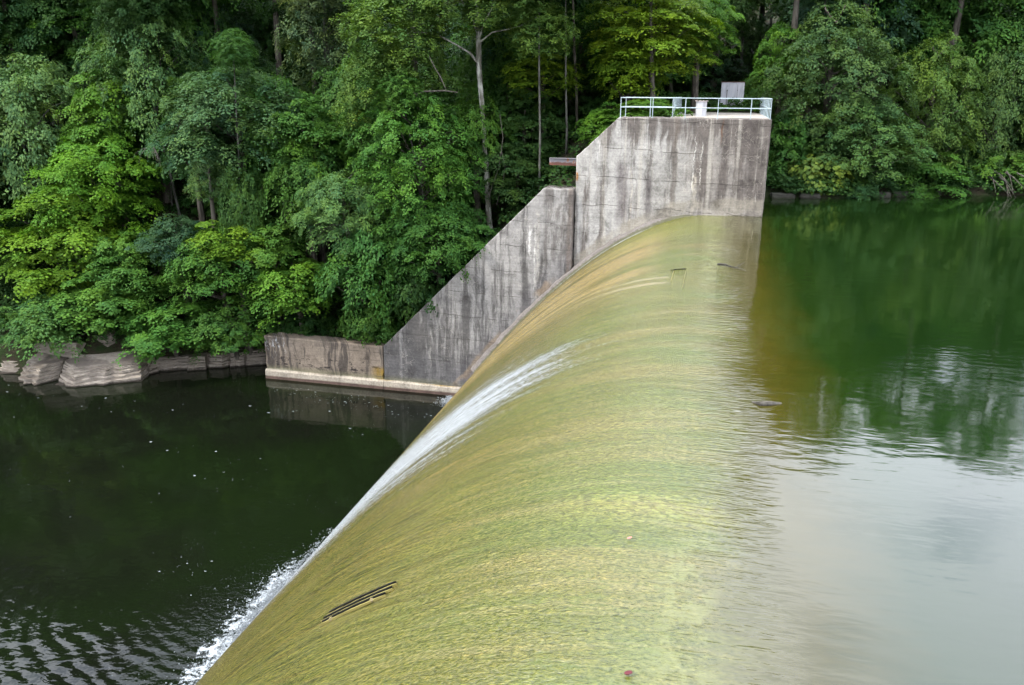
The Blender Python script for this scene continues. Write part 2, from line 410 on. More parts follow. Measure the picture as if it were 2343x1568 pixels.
def rock_material(name, lo, hi, soil):
    g = G(name); p = world_pos(g); x, y, z = g.xyz(p); geo = g.geo(); nx, ny, nzz = g.xyz(geo.outputs['Normal'])
    w = g.warp(p, 1.0, .35)
    st = g.noise(g.mapv(w, (.7, .7, 13)), 1.0, 4, .65); n = g.noise(p, 1.3, 5, .65); f = g.noise(p, 9, 4, .75)
    c = g.mix(n, lo, hi)
    c = g.mix(1.0, c, g.ramp(st, [(.3, (.50, .48, .46)), (.5, (.95, .95, .95)), (.75, (1.3, 1.28, 1.25))]), 'MULTIPLY')
    c = g.mix(1.0, c, g.ramp(f, [(.25, (.7, .7, .7)), (.75, (1.2, 1.2, 1.2))]), 'MULTIPLY')
    up = g.mul(g.sstep(nzz, .75, .95), g.sstep(g.noise(p, .8, 4, .6), .40, .56))
    c = g.mix(g.mul(up, .75), c, soil)
    c = g.mix(g.sstep(g.add(z, g.mul(g.sub(f, .5), .2)), Z_LOW + .16, Z_LOW + .05), c, (.03, .024, .018)) if 'lower' in name else \
        g.mix(g.sstep(z, .12, .03), c, (.03, .028, .02))
    g.bsdf(c, .9, g.bump(g.add(g.mul(st, 1.2), g.mul(f, .5)), .07, 1.0), .25); return g.m
M_ROCK = rock_material('ledge_rock_lower', (.145, .122, .10), (.31, .27, .22), (.055, .044, .036))
M_STONE = rock_material('bank_stone_upper', (.025, .025, .02), (.07, .065, .052), (.04, .045, .03))

def ground_material():
    g = G('forest_floor'); p = world_pos(g)
    n = g.noise(p, 1.2, 5, .65); f = g.noise(p, 7, 5, .8)
    c = g.mix(g.sstep(n, .38, .62), (.028, .022, .015), (.018, .030, .010))
    c = g.mix(1.0, c, g.ramp(f, [(.2, (.4, .4, .4)), (.8, (1.5, 1.5, 1.4))]), 'MULTIPLY')
    g.bsdf(c, .95, g.bump(g.add(n, f), .15, 1.0), .1); return g.m
M_GROUND = ground_material()

def spill_material():
    """thin sheet of water over algae on the dam, and the reservoir joining it; uv = metres down the face, metres along it"""
    g = G('water_over_dam')
    uv = g.n('ShaderNodeUVMap', uv_map='flow').outputs[0]
    u, v, _ = g.xyz(uv)
    big = g.noise(g.mapv(uv, (.16, .22, 1)), 1.0, 3, .6)
    # --- algae mat under the running water
    uu = g.math('MAXIMUM', u, 0.0)
    wuv = g.warp(uv, .5, .7)
    s_fine = g.noise(g.mapv(wuv, (.7, 9.5, 1)), 1.0, 4, .68)
    s_mid = g.noise(g.mapv(wuv, (.20, 3.2, 1), (5, 2, 0)), 1.0, 3, .62)
    s_wide = g.noise(g.mapv(uv, (.10, .62, 1), (1, 9, 0)), 1.0, 3, .55)
    cell = g.noise(g.mapv(uv, (6.5, 11.0, 1)), 1.0, 3, .75, 1.0)
    crk = g.voro(g.warp(g.mapv(uv, (3.0, 5.4, 1)), 2.0, 1.6), 1.0, 'DISTANCE_TO_EDGE')
    micro = g.noise(g.mapv(uv, (11, 22, 1)), 1.0, 2, .8)
    cellv = micro
    down = g.sstep(u, 1.0, 7.5)
    stre = g.mix(down, cell, s_fine)
    c = g.mix(g.sstep(big, .36, .64), (.112, .114, .022), (.102, .130, .027))
    c = g.mix(g.mul(g.sstep(s_wide, .42, .62), .65), c, (.185, .155, .062))
    c = g.mix(g.mul(g.sstep(s_mid, .50, .66), g.add(.25, g.mul(down, .62))), c, g.mix(down, (.085, .082, .014), (.050, .046, .006)))
    c = g.mix(g.mul(g.sstep(s_mid, .47, .34), .4), c, (.21, .185, .085))
    c = g.mix(g.mul(down, .68), c, g.mix(s_mid, (.045, .040, .006), (.135, .108, .028)))
    stre = g.add(g.mul(g.sub(stre, .5), g.sstep(u, .0, 4.0, .6, 1.0)), .5)
    c = g.mix(1.0, c, g.ramp(stre, [(.30, (.30, .37, .22)), (.45, (.82, .86, .78)), (.56, (1.08, 1.06, 1.0)), (.70, (1.65, 1.52, 1.6))]), 'MULTIPLY')
    c = g.mix(1.0, c, g.ramp(micro, [(.3, (.48, .54, .42)), (.5, (1, 1, 1)), (.7, (1.5, 1.42, 1.5))]), 'MULTIPLY')
    c = g.mix(g.mul(g.mul(g.sstep(crk, .07, .01), g.sstep(u, 7, 2)), g.mul(g.sstep(cell, .4, .6), .6)), c, (.05, .075, .012))
    c = g.mix(g.mul(g.sstep(g.noise(g.mapv(uv, (1.1, 2.4, 1), (3, 3, 0)), 1.0, 5, .7), .54, .66), g.mul(g.sstep(u, 8, 2), .42)), c, (.085, .125, .022))
    # tan, cleaner concrete near the far wall
    tanm = g.mul(g.mul(g.sstep(v, 30.5, 33.5), g.sstep(v, 46.8, 43)), g.sstep(u, 1.6, 3.6))
    c = g.mix(g.mul(tanm, g.sstep(s_wide, .34, .48)), c, g.mix(s_mid, (.29, .215, .11), (.13, .105, .03)))
    farg = g.mul(g.sstep(v, 40, 43.5), g.sstep(u, 8, 3))
    c = g.mix(g.mul(farg, .5), c, (.16, .17, .03))
    # bright algae patches
    yel = g.mul(g.mul(g.sstep(g.math('ABSOLUTE', g.sub(v, 12.7)), .9, .2), g.sstep(u, 3.0, .8)), g.sstep(cell, .46, .56))
    c = g.mix(g.mul(yel, .6), c, (.22, .235, .055))
    # scoured streaks below the square patch
    vv = g.sub(v, g.mul(u, .42))
    for vc, w in ((31.45, .26), (30.45, .30)):
        mk = g.mul(g.sstep(g.math('ABSOLUTE', g.sub(vv, vc - .65)), w, w*.35), g.mul(g.sstep(u, 1.45, 1.7), g.sstep(u, 6.5, 2.2)))
        c = g.mix(g.mul(mk, g.sstep(s_fine, .35, .6, .35, .9)), c, (.26, .225, .17))
    # --- white water
    wob = g.add(v, g.mul(g.sub(g.noise(g.mapv(uv, (.25, .5, 1)), 1.0, 2), .5), 1.2))
    b1 = g.mul(g.sstep(wob, 19.5, 22.4), g.sstep(wob, 26.6, 24.2))
    band = g.mul(b1, g.sstep(g.add(u, g.mul(g.sub(g.noise(g.mapv(uv, (.6, 1.6, 1), (7, 7, 0)), 1.0, 3), .5), 3.0)), 1.8, 5.2))
    wide = g.mul(g.mul(g.sstep(wob, 16.0, 21.0), g.sstep(wob, 30.5, 25.0)), g.sstep(u, 3.5, 8.5))
    fn = g.noise(g.mapv(wuv, (.5, 8.5, 1), (8, 1, 0)), 1.0, 5, .7)
    fsp = g.noise(g.mapv(uv, (5, 20, 1)), 1.0, 3, .85)
    lanes = g.noise(g.mapv(uv, (.05, 1.9, 1), (2, 6, 0)), 1.0, 3, .6)
    fv = g.add(g.add(g.mul(fn, .55), g.mul(lanes, .45)), g.mul(g.sub(fsp, .5), 1.15))
    toef = g.mul(g.sstep(u, 9.5, 14), g.mul(g.sstep(wob, 15, 18.5), g.sstep(wob, 31, 27)))
    thr = g.sub(.70, g.add(g.add(g.mul(band, .19), g.mul(toef, .15)), g.mul(wide, .205)))
    foam = g.mul(g.sstep(g.sub(fv, thr), -.04, .14), .92)
    foam = g.mul(foam, g.math('MAXIMUM', g.sstep(toef, 0, .3), g.math('MAXIMUM', g.sstep(band, 0, .3), g.sstep(wide, 0, .5))))
    # stray flecks of white running down everywhere
    fl = g.mul(g.sstep(g.noise(g.mapv(wuv, (2.2, 11, 1), (4, 4, 0)), 1.0, 4, .8), .67, .74), g.sstep(u, 2.0, 7.0))
    foam = g.math('MAXIMUM', foam, g.mul(fl, .6))
    edge = g.mul(g.sstep(v, 47.05, 47.2), g.mul(g.sstep(u, 3.2, 5.0), g.sstep(g.noise(g.mapv(uv, (3, 3, 1)), 1.0, 4, .8), .36, .5)))
    foam = g.math('MAXIMUM', foam, g.mul(edge, .95))
    # --- reservoir body: shallow over the crest, then dropping off deep green
    d = g.add(g.mul(u, -1.0), g.add(g.mul(g.sub(g.noise(g.mapv(uv, (.5, .35, 1)), 1.0, 4, .6), .5), 1.3), g.mul(g.sub(g.noise(g.mapv(uv, (1.0, 7, 1)), 1.0, 3, .6), .5), .9)))
    shal = g.mix(g.sstep(d, -.3, 1.1), c, g.mix(g.noise(g.mapv(uv, (1.2, 2.0, 1)), 1.0, 4, .6), (.060, .056, .019), (.092, .085, .030)))
    deep = g.ramp(g.math('DIVIDE', g.math('MAXIMUM', d, 0.0), 8.0), [(.0, (.072, .064, .020)), (.20, (.054, .047, .0075)), (.29, (.030, .034, .0050)), (.40, (.0110, .026, .0042)), (.6, (.0068, .0200, .0042)), (1.0, (.0065, .0190, .0042))])
    body = g.mix(g.sstep(d, .6, 1.5), shal, deep)
    # pale mats where the sheet thins over the crest
    mats = g.mul(g.mul(g.sstep(g.math('ABSOLUTE', g.sub(u, -.02)), .55, .15), g.sstep(g.noise(g.mapv(uv, (2.2, 1.6, 1)), 1.0, 5, .7), .47, .56)), g.math('MAXIMUM', g.sstep(v, 28, 33), g.mul(g.sstep(v, 14, 11), .6)))
    body = g.mix(g.mul(mats, .7), body, (.20, .21, .085))
    body = g.mix(1.0, body, g.mix(g.sstep(u, 2.8, -.2), (.70, .675, .50), (.57, .57, .47)), 'MULTIPLY')
    col = g.mix(foam, body, (.25, .265, .27))
    # --- surface relief
    flat_ = g.sstep(u, .3, -.9)                                            # 1 out on the reservoir
    far = g.sstep(u, -.6, -1.7)
    r_crest = g.noise(g.mapv(uv, (1.6, 8.0, 1)), 1.0, 2, .6, .8)
    r_res = g.add(g.add(g.mul(g.noise(g.mapv(uv, (1.3, 3.6, 1), (0, 0, 0), (0, 0, .25)), 1.0, 2, .5, .5), .55), g.mul(g.noise(g.mapv(uv, (.35, .9, 1), (0, 0, 0), (0, 0, .5)), 1.0, 3, .55), 1.0)), g.mul(g.noise(g.mapv(uv, (2.0, 6.0, 1), (0, 0, 0), (0, 0, .15)), 1.0, 3, .6), .13))
    h_face = g.add(g.mul(cellv, .7), g.add(g.mul(stre, 1.5), g.mul(s_mid, .8)))
    h_face = g.add(h_face, g.mul(foam, .4))
    crestm = g.mul(g.sstep(u, .9, -.1), g.sub(1.0, far))
    patchy = g.sstep(g.noise(g.mapv(uv, (.09, .12, 1)), 1.0, 3), .40, .62)
    thick = g.sstep(u, .3, 3.2)
    h_face = g.mul(h_face, g.add(.28, g.mul(thick, .72)))
    h = g.add(g.mul(h_face, g.mul(g.sub(1.0, flat_), .055)), g.add(g.mul(r_crest, g.mul(crestm, g.sstep(g.noise(g.mapv(uv, (.3, .25, 1), (3, 3, 0)), 1.0, 3), .35, .65, .014, .040))), g.mul(r_res, g.mul(flat_, g.add(.0035, g.mul(patchy, .012))))))
    nrm = g.bump(h, 1.0, 1.0)
    rough = g.add(g.mul(thick, .20), .05)
    b_ = g.bsdf(col, rough, nrm, .5, 1.5)
    g.put(b_.inputs['Specular IOR Level'], g.sstep(u, 1.0, 5.0, .5, .34))
    return g.m
M_SPILL = spill_material()

def pool_material():
    g = G('lower_pool_water'); p = world_pos(g); x, y, z = g.xyz(p)
    d = g.math('SQRT', g.add(g.math('POWER', g.add(x, 16.0), 2.0), g.math('POWER', g.sub(y, 27.5), 2.0)))
    wn_ = g.warp(p, .35, 1.6)
    wx, wy, _ = g.xyz(wn_)
    dd = g.math('SQRT', g.add(g.math('POWER', g.add(wx, 16.0), 2.0), g.math('POWER', g.sub(wy, 27.5), 2.0)))
    rings = g.math('SINE', g.mul(dd, 10.5))
    near = g.mul(g.sstep(g.add(y, g.mul(g.add(x, 16.0), .10)), 24.0, 18.5), g.sstep(d, 30, 10))
    chop = g.noise(g.warp(g.mapv(p, (1.0, 1.5, 1)), .8, .8), 1.0, 3, .5)
    fine = g.noise(g.mapv(p, (3.5, 5, 1)), 1.0, 3, .6)
    toe = g.mul(g.sstep(x, -21, -15.6), g.sstep(y, 33, 27))
    h = g.add(g.mul(g.mul(g.add(g.mul(rings, g.mul(chop, .5)), g.mul(chop, 1.3)), near), .06), g.add(g.mul(chop, .010), g.mul(fine, g.add(.002, g.mul(toe, .03)))))
    # churned foam at the toe and scum specks
    tx = g.add(x, g.mul(g.sub(g.noise(p, 1.8, 4, .7), .5), 2.2))
    fm = g.mul(g.sstep(tx, -16.9, -15.6), g.mul(g.sstep(y, 29, 26), g.sstep(y, 15, 22)))
    fm2 = g.mul(g.sstep(x, -16.6, -15.4), g.sstep(y, 45.6, 46.8))
    lace = g.noise(g.warp(p, 2.5, .8), 3.6, 5, .75)
    foam = g.sstep(g.add(lace, g.mul(g.math('MAXIMUM', fm, fm2), .37)), .72, .86)
    sp = g.mul(g.sstep(g.noise(p, 16, 2, .5), .735, .76), g.sstep(g.noise(g.mapv(p, (.18, .3, 1)), 1.0, 3), .50, .62))
    foam = g.math('MAXIMUM', foam, g.mul(sp, .6))
    murk = g.mix(g.sstep(g.noise(p, .12, 3), .4, .65), (.0030, .0038, .0021), (.0032, .0056, .0018))
    c = g.mix(foam, murk, (.27, .29, .30))
    g.bsdf(c, g.add(.03, g.mul(foam, .5)), g.bump(h, 1.0, 1.0), .5, 1.33)
    return g.m
M_POOL = pool_material()
def plain(name, col, rough=.8, spec=.3):
    g = G(name); n = g.noise(world_pos(g), 6, 4, .7)
    c = g.mix(n, tuple(v*.6 for v in col), tuple(v*1.3 for v in col)); g.bsdf(c, rough, g.bump(n, .01, .5), spec); return g.m
M_FOAM = plain('foam', (.17, .185, .19), .6)
M_SLOT = plain('slot_shadow', (.008, .008, .006), .9, .1)
M_RIDGE = plain('slot_lip', (.16, .135, .04), .6)
M_REDLEAF = plain('red_leaf', (.07, .012, .015), .7)
M_PINK = plain('pink_scrap', (.5, .14, .12), .6)
M_GRASS = plain('grass', (.035, .065, .015), .8)
M_LITTER = plain('leaf_litter', (.11, .07, .05), .9)

# ------------------------------------------------------------------ water, spillway, terrain
def grid_mesh(name, xs, ys, zf, flow=False):
    X, Y = np.meshgrid(xs, ys, indexing='ij'); Z = zf(X, Y)
    v = np.stack([X, Y, Z], -1).reshape(-1, 3); nx, ny = X.shape
    i = np.arange(nx-1)[:, None]*ny + np.arange(ny-1)[None, :]; i = i.ravel()
    f = np.stack([i, i+ny, i+ny+1, i+1], -1)
    me = mesh_np(name, v, f, True)
    if flow:
        uvl = me.uv_layers.new(name='flow'); U = arc(np.minimum(v[:, 0], 2.9)); U = np.where(v[:, 0] > 2.9, -v[:, 0], U)
        uv = np.stack([U, v[:, 1]], -1).astype(np.float32)
        li = np.empty(len(me.loops), dtype=np.int32); me.loops.foreach_get('vertex_index', li)
        uvl.data.foreach_set('uv', uv[li].ravel())
    return me
_s = np.concatenate([np.linspace(-.7, 18.6, 250)])
_xs = x_of_arc(_s)[::-1]
def sheet_z(X, Y):
    s = arc(X); z = prof(X)
    P3 = np.stack([s*.35, Y*1.5, np.zeros_like(Y)], -1).reshape(-1, 3)
    amp = np.clip((s-.8)/3.5, 0, 1)
    return z + amp * .022 * fbm(P3, 5, 3).reshape(X.shape)
dam = obj('dam_spillway', grid_mesh('dam_spillway', _xs, np.linspace(-14, 48.0, 640), sheet_z, True), M_SPILL)
tag(dam, 'curved overflow dam face coated with yellow green algae under a thin sheet of running water', 'dam')
res = obj('reservoir_water', grid_mesh('reservoir_water', np.concatenate([[.7], np.linspace(1.5, 30, 20), [60, 160]]), np.concatenate([np.linspace(-80, 84, 60)]), lambda X, Y: np.zeros_like(X), True), M_SPILL)
tag(res, kind='structure')
pool = obj('river_water', grid_mesh('river_water', np.linspace(-170, -14.9, 60), np.linspace(-80, 56, 50), lambda X, Y: np.full_like(X, Z_LOW)), M_POOL)
tag(pool, kind='structure')

SHORE_L = np.array([(-170, 40), (-60, 41), (-46.5, 44.2), (-41, 44.6), (-37.5, 46.8), (-33.6, 49.2), (-30.3, 50.8), (-28.5, 51.5), (-20, 51.5)])
SHORE_R = np.array([(2.7, 57.6), (7.2, 58.2), (13.2, 61.6), (20.5, 64.4), (30, 67), (60, 72), (170, 80)])
def smooth(a, b, x): t = np.clip((x-a)/(b-a), 0, 1); return t*t*(3-2*t)
def terrain(X, Y):
    X = np.asarray(X, float); Y = np.asarray(Y, float)
    dl = Y - np.interp(X, SHORE_L[:, 0], SHORE_L[:, 1])
    zl = Z_LOW + np.where(dl < 0, dl*1.2, np.minimum(dl*1.6, 1.4) + np.maximum(dl-.8, 0)*.82 - np.maximum(dl-14, 0)*.36)
    dr = Y - np.interp(X, SHORE_R[:, 0], SHORE_R[:, 1])
    zr = np.where(dr < 0, np.maximum(dr*1.2, -4), np.minimum(dr*1.2, .5) + np.maximum(dr-.4, 0)*.36)
    zb = np.interp(X, [-28, -20.3, -10, -7.8, -5, 2.5], [-10.6, -10.4, -.6, .6, 3.2, 3.4])
    zm = zb + np.clip(Y-49.3, 0, 9)*.55 + np.clip(Y-58.3, 0, 200)*.36
    wl = smooth(-29.0, -27.0, X); wr = smooth(2.3, 3.1, X)
    zplat = np.interp(Y, [49.5, 57, 64, 70, 90, 120, 300], [3.4, 4.7, 5.25, 5.9, 11, 19, 40])
    wp = smooth(-8, -5, X); zm = zm*(1-wp) + zplat*wp
    z = zl*(1-wl) + zm*wl*(1-wr) + zr*wr
    z = np.where(Y < 49.4, np.where((X > -30) & (X < 3.2), -14.0, z), z)
    n = fbm(np.stack([X*.25, Y*.25, X*0], -1).reshape(-1, 3), 3, 4).reshape(X.shape)
    land = np.clip(np.where(X > 2.6, dr, np.where(X < -28, dl, 1)), 0, 3)/3
    land = land*np.where((X > -8) & (X < 3.4) & (Y < 76), .12, 1)
    return z + n*.5*land
gx = np.concatenate([np.linspace(-170, -62, 40), np.linspace(-60, -29, 60), np.linspace(-28.6, 3.2, 70), np.linspace(4, 32, 56), np.linspace(34, 170, 45)])
gy = np.concatenate([np.linspace(30, 43, 8), np.linspace(43.5, 75, 90), np.linspace(77, 130, 30), np.linspace(135, 300, 14)])
ter = obj('wooded_hillside', grid_mesh('wooded_hillside', gx, gy, terrain), M_GROUND); tag(ter, kind='structure')

# ------------------------------------------------------------------ abutment: tower, wing wall, low wall, footing
def bevel(o, w=.05, seg=2):
    m = o.modifiers.new('bevel', 'BEVEL'); m.width = w; m.segments = seg; m.limit_method = 'ANGLE'; return o
def worn(outline, seed, amt=.016):
    """break the straight arrises of a concrete outline with small chips"""
    r_ = random.Random(seed); out = []
    for (x0, z0), (x1, z1) in zip(outline, outline[1:] + outline[:1]):
        L_ = math.hypot(x1-x0, z1-z0); n_ = max(1, int(L_/.28)); nx_, nz_ = (z1-z0)/L_, -(x1-x0)/L_
        for i in range(n_):
            t_ = (i + (r_.uniform(-.3, .3) if i else 0))/n_; q = -abs(r_.gauss(0, amt))*(2.6 if r_.random() < .06 else 1) if i else 0
            out.append((x0+(x1-x0)*t_ + nx_*q, z0+(z1-z0)*t_ + nz_*q))
    return out
tower = empty('concrete_tower', (-2.5, 48.3, 0), 'tall stained concrete abutment tower with a cut upper left corner at the dam crest', 'tower')
def at_world(o, parent):               # keep geometry written in world coordinates under a placed Empty
    o.matrix_parent_inverse = Matrix.Translation(-parent.location); return o
bm = bmesh.new()
bm_prism(bm, worn([(-8.0, -9.5), (2.62, -9.5), (2.6, 5.24), (-5.64, 5.24), (-8.0, 3.04)], 1), Y_TOWER, 50.6)
bevel(at_world(bm_obj('wall', bm, M_TOWER, tower), tower))
bm = bmesh.new(); bm_box(bm, -2.95, 2.6, 50.605, 63.6, 4.86, 5.236)
bevel(at_world(bm_obj('platform_slab', bm, M_SLAB, tower), tower), .03)
bm = bmesh.new(); bm_box(bm, -2.9, 2.57, 50.61, 63.5, -5, 4.855)
at_world(bm_obj('platform_base', bm, M_TOWER, tower), tower)

wing = empty('wing_wall', (-14, Y_WING, -9), 'sloping grey concrete wing wall streaked white and black, descending beside the spillway', 'wall')
bm = bmesh.new()
bm_prism(bm, worn([(-20.22, -14), (-8.03, -14), (-8.03, 1.2), (-9.82, 1.2), (-20.22, -9.28)], 2, .012), Y_WING, 49.25)
bevel(at_world(bm_obj('wall', bm, M_WING, wing), wing), .06)
low = empty('river_wall', (-24.5, Y_WING, -12), 'low brown stained concrete wall with a flat top at the edge of the dark lower pool', 'wall')
bm = bmesh.new(); bm_prism(bm, worn([(-28.78, -14), (-20.25, -14), (-20.25, -9.29), (-28.78, -9.22)], 3, .012), Y_WING + .02, 49.1)
bevel(at_world(bm_obj('wall', bm, M_LOW, low), low), .06)
bm = bmesh.new(); 
for (x0, x1) in ((-28.80, -20.26), (-20.23, -15.0)):
    o_ = [(x0, Y_WING-.10), (x1, Y_WING-.10)]
    a = [bm.verts.new(p) for p in ((x0, Y_WING-.16, -14), (x1, Y_WING-.16, -14), (x1, Y_WING-.10, -11.70), (x0, Y_WING-.10, -11.66), (x1, Y_WING+.03, -11.55), (x0, Y_WING+.03, -11.52), (x0, Y_WING+.03, -14), (x1, Y_WING+.03, -14))]
    for f in ((0,1,2,3), (3,2,4,5), (0,3,5,6), (1,7,4,2)): bm.faces.new([a[i] for i in f])
bmesh.ops.recalc_face_normals(bm, faces=bm.faces)
at_world(bm_obj('plinth', bm, M_LOW, low), low)

# broken concrete footing between wall and running water
rs = np.random.RandomState(4)
n = 230; S_ = np.linspace(1.2, 17.9, n); X_ = x_of_arc(S_); Zp = prof(X_)
w_out = np.interp(S_, [1.2, 3.0, 4.5, 18], [.05, .22, .42, .55]) + .05*fbm(np.stack([S_*1.2, S_*0, S_*0], -1), 8, 3)
lift_ = np.interp(S_, [1.2, 3.5, 18], [.03, .20, .30]) + .07*fbm(np.stack([S_*1.5, S_*0+2, S_*0], -1), 9, 4)
tw = np.where(X_ > -8.03, Y_TOWER, Y_WING) + .1
slope = np.gradient(Zp, X_); nxn = -slope/np.hypot(slope, 1); nzn = 1/np.hypot(slope, 1)
rows = []
for k, (yo, lf) in enumerate(((0, .9), (.45, .55), (.8, .35), (.97, .2), (1.0, -.4))):
    yy = tw + (Y_WING - w_out - tw)*yo + .02*rs.normal(size=n)
    hh = lift_*(1.0 + .5*(lf-.3) if lf > 0 else 0) + .03*fbm(np.stack([S_*4, S_*0+k, S_*0], -1), 20+k, 3) + (-.35 if lf < 0 else 0)
    rows.append(np.stack([X_ + nxn*hh, yy, Zp + nzn*hh], -1))
V = np.stack(rows, 1).reshape(-1, 3); m5 = 5
i = (np.arange(n-1)[:, None]*m5 + np.arange(m5-1)[None]).ravel(); Fq = np.stack([i, i+1, i+m5+1, i+m5], -1)
curb = obj('wall_footing', mesh_np('wall_footing', V, Fq, False), M_CURB)
tag(curb, 'narrow broken concrete footing following the curve between the walls and the running water', 'footing')

# plant litter on top of the wing wall
rs2 = random.Random(3); bm = bmesh.new()
for k in range(26):
    x = rs2.uniform(-9.7, -8.2); y = rs2.uniform(48.2, 49.1); a = rs2.uniform(0, 3.14); l = rs2.uniform(.1, .38)
    bm_tube(bm, [(x-l*math.cos(a), y-l*math.sin(a)*.5, 1.215), (x, y, 1.24+rs2.random()*.05), (x+l*math.cos(a+.4), y+l*math.sin(a+.4)*.5, 1.22)], [.012, .018, .008], 5)
tag(bm_obj('fallen_twigs', bm, M_TWIG), 'small heap of dry twigs on the flat top of the wing wall', 'twigs', kind='stuff')

# ------------------------------------------------------------------ railing, drum, cabinet, beam
rail = empty('guard_railing', (-1.5, 48.5, 5.24), 'white painted two bar steel pipe railing around the tower top', 'railing')
HR, ZT = 1.06, 5.236
yF, yB = 48.42, 50.45
def post(x, y, r=.024):
    bm = bmesh.new(); bm_tube(bm, [(x, y, ZT-.02), (x, y, ZT+HR)], r, 8)
    bmesh.ops.create_cone(bm, cap_ends=True, segments=8, radius1=r*2.0, radius2=r*2.0, depth=.02, matrix=Matrix.Translation((x, y, ZT+.012)))
    at_world(bm_obj('post', bm, M_RAIL, rail), rail)
def bar(a, b, r=.026):
    bm = bmesh.new(); bm_tube(bm, [a, b], r, 8); at_world(bm_obj('rail', bm, M_RAIL, rail), rail)
for x in (-5.58, -3.80, -2.02, -.27, 1.47, 2.50): post(x, yF)
for x in (-5.52, -4.10, -2.82): post(x, yB)
for k in range(1, 8): post(-2.82, yB + k*1.42)
for k in range(1, 10): post(2.50, yF + k*1.62)
for z in (ZT+HR, ZT+HR*.52):
    bar((-5.60, yF, z), (2.52, yF, z)); bar((-5.52, yB, z), (-2.80, yB, z)); bar((-5.56, yF, z), (-5.52, yB, z), .022)
    bar((-2.82, yB, z), (-2.82, yB + 7*1.42, z), .024); bar((2.50, yF, z), (2.50, yF + 9*1.62, z), .024)

drum = empty('white_drum', (-1.27, 52.45, 5.24), 'white cylindrical steel drum with a wide flat lid on the tower platform', 'drum')
bm = bmesh.new(); bm_tube(bm, [(0, 0, 0), (0, 0, .04), (0, 0, .86)], [.325, .315, .315], 28)
bm_obj('body', bm, M_DRUM, drum, smooth=False)
bm = bmesh.new(); bm_tube(bm, [(0, 0, .862), (0, 0, .885)], [.39, .39], 28)
for k in range(10):
    a = k*math.tau/10; bmesh.ops.create_cone(bm, cap_ends=True, segments=6, radius1=.018, radius2=.018, depth=.03, matrix=Matrix.Translation((.35*math.cos(a), .35*math.sin(a), .898)))
bm_obj('lid', bm, metal_paint('drum_lid', (.42, .36, .33), .5, .6), drum)

cab = empty('metal_cabinet', (.57, 66, 5.4), 'tall grey steel cabinet with two doors behind the tower railing', 'cabinet')
bm = bmesh.new(); bm_box(bm, -.83, .83, 0, 1.0, .0, 1.93); bevel(bm_obj('body', bm, M_CABINET, cab), .015)
for (x0, x1) in ((-.81, -.40), (-.385, .33), (.345, .81)):
    bm = bmesh.new(); bm_box(bm, x0, x1, -.022, .002, .06, 1.9); bevel(bm_obj('door_panel', bm, M_CABINET, cab), .006)
bm = bmesh.new(); bm_box(bm, -.87, .87, -.05, 1.05, 1.932, 1.975); bm_obj('roof', bm, M_RUSTROOF, cab)
bm = bmesh.new(); bm_box(bm, -.415, -.37, -.05, -.023, .25, 1.42); bm_box(bm, -.43, -.36, -.075, -.023, 1.30, 1.40); bm_obj('door_bolt', bm, M_DARKLINE, cab)
bm = bmesh.new(); bm_box(bm, .325, .35, -.03, -.0225, .3, 1.8); bm_box(bm, .318, .358, -.04, -.0225, 1.35, 1.42); bm_obj('hinge_strip', bm, M_DARKLINE, cab)

beam = empty('steel_beam', (-9.98, 50.3, 2.33), 'short rusty steel I beam sticking out sideways from the tower', 'beam')
bm = bmesh.new(); bm_box(bm, 0, 2.1, 0, .20, .40, .43); at = bm_obj('top_flange', bm, M_BEAM, beam)
bm = bmesh.new(); bm_box(bm, 0, 2.1, 0, .20, 0, .03); bm_obj('bottom_flange', bm, M_BEAM, beam)
bm = bmesh.new(); bm_box(bm, 0, 2.1, .09, .11, .031, .399); bm_obj('web', bm, M_BEAM, beam)

# ------------------------------------------------------------------ things on the dam face
def on_face(s, y, h=0.0):
    x = float(x_of_arc(s)); z = float(prof(x)); e = .02; sl = (float(prof(x+e)) - float(prof(x-e)))/(2*e)
    l = math.hypot(sl, 1); return Vector((x - sl/l*h, y, z + h/l))
def face_strip(name, s0, s1, y0, y1, h, mat, parent, n=14, jag=0.0, seed=0, thick=.03):
    rr = random.Random(seed); bm = bmesh.new(); prev = None
    for i in range(n+1):
        s = s0 + (s1-s0)*i/n; t = min(i, n-i)/n; w = 1.0 if t > 0 else .35
        ja, jb = rr.uniform(-jag, jag), rr.uniform(-jag, jag); yc = (y0+y1)/2; hw = (y1-y0)/2*w
        r = [bm.verts.new(on_face(s, yc-hw+ja, h-thick)), bm.verts.new(on_face(s, yc-hw+ja, h)), bm.verts.new(on_face(s, yc+hw+jb, h)), bm.verts.new(on_face(s, yc+hw+jb, h-thick))]
        if prev:
            for k in range(3): bm.faces.new((prev[k], prev[k+1], r[k+1], r[k]))
        prev = r
    bmesh.ops.recalc_face_normals(bm, faces=bm.faces)
    return bm_obj(name, bm, mat, parent)
for q, (s0, s1, y) in enumerate(((5.0, 6.5, 11.44), (5.02, 6.55, 11.30), (5.1, 6.5, 11.165))):
    face_strip('slot_shade', s0, s1, y-.028, y+.028, .064, M_SLOT, dam, 16, .008, q, .05)  # raised dark strip, the shadow of the gap given as colour
    face_strip('slot_lip', s0-.03, s1+.05, y-.066, y-.036, .045, M_RIDGE, dam, 16, .010, q+5, .04)
for (s, y) in ((5.35, 11.11), (6.28, 11.12)):
    bm = bmesh.new(); bmesh.ops.create_icosphere(bm, subdivisions=2, radius=.036, matrix=Matrix.Translation(on_face(s, y, .04)))
    for v_ in bm.verts: v_.co += Vector((rs2.uniform(-1, 1), rs2.uniform(-1, 1), rs2.uniform(-1, 1)))*.014
    bm_obj('debris_lump', bm, plain('lump', (.15, .12, .06)), dam)
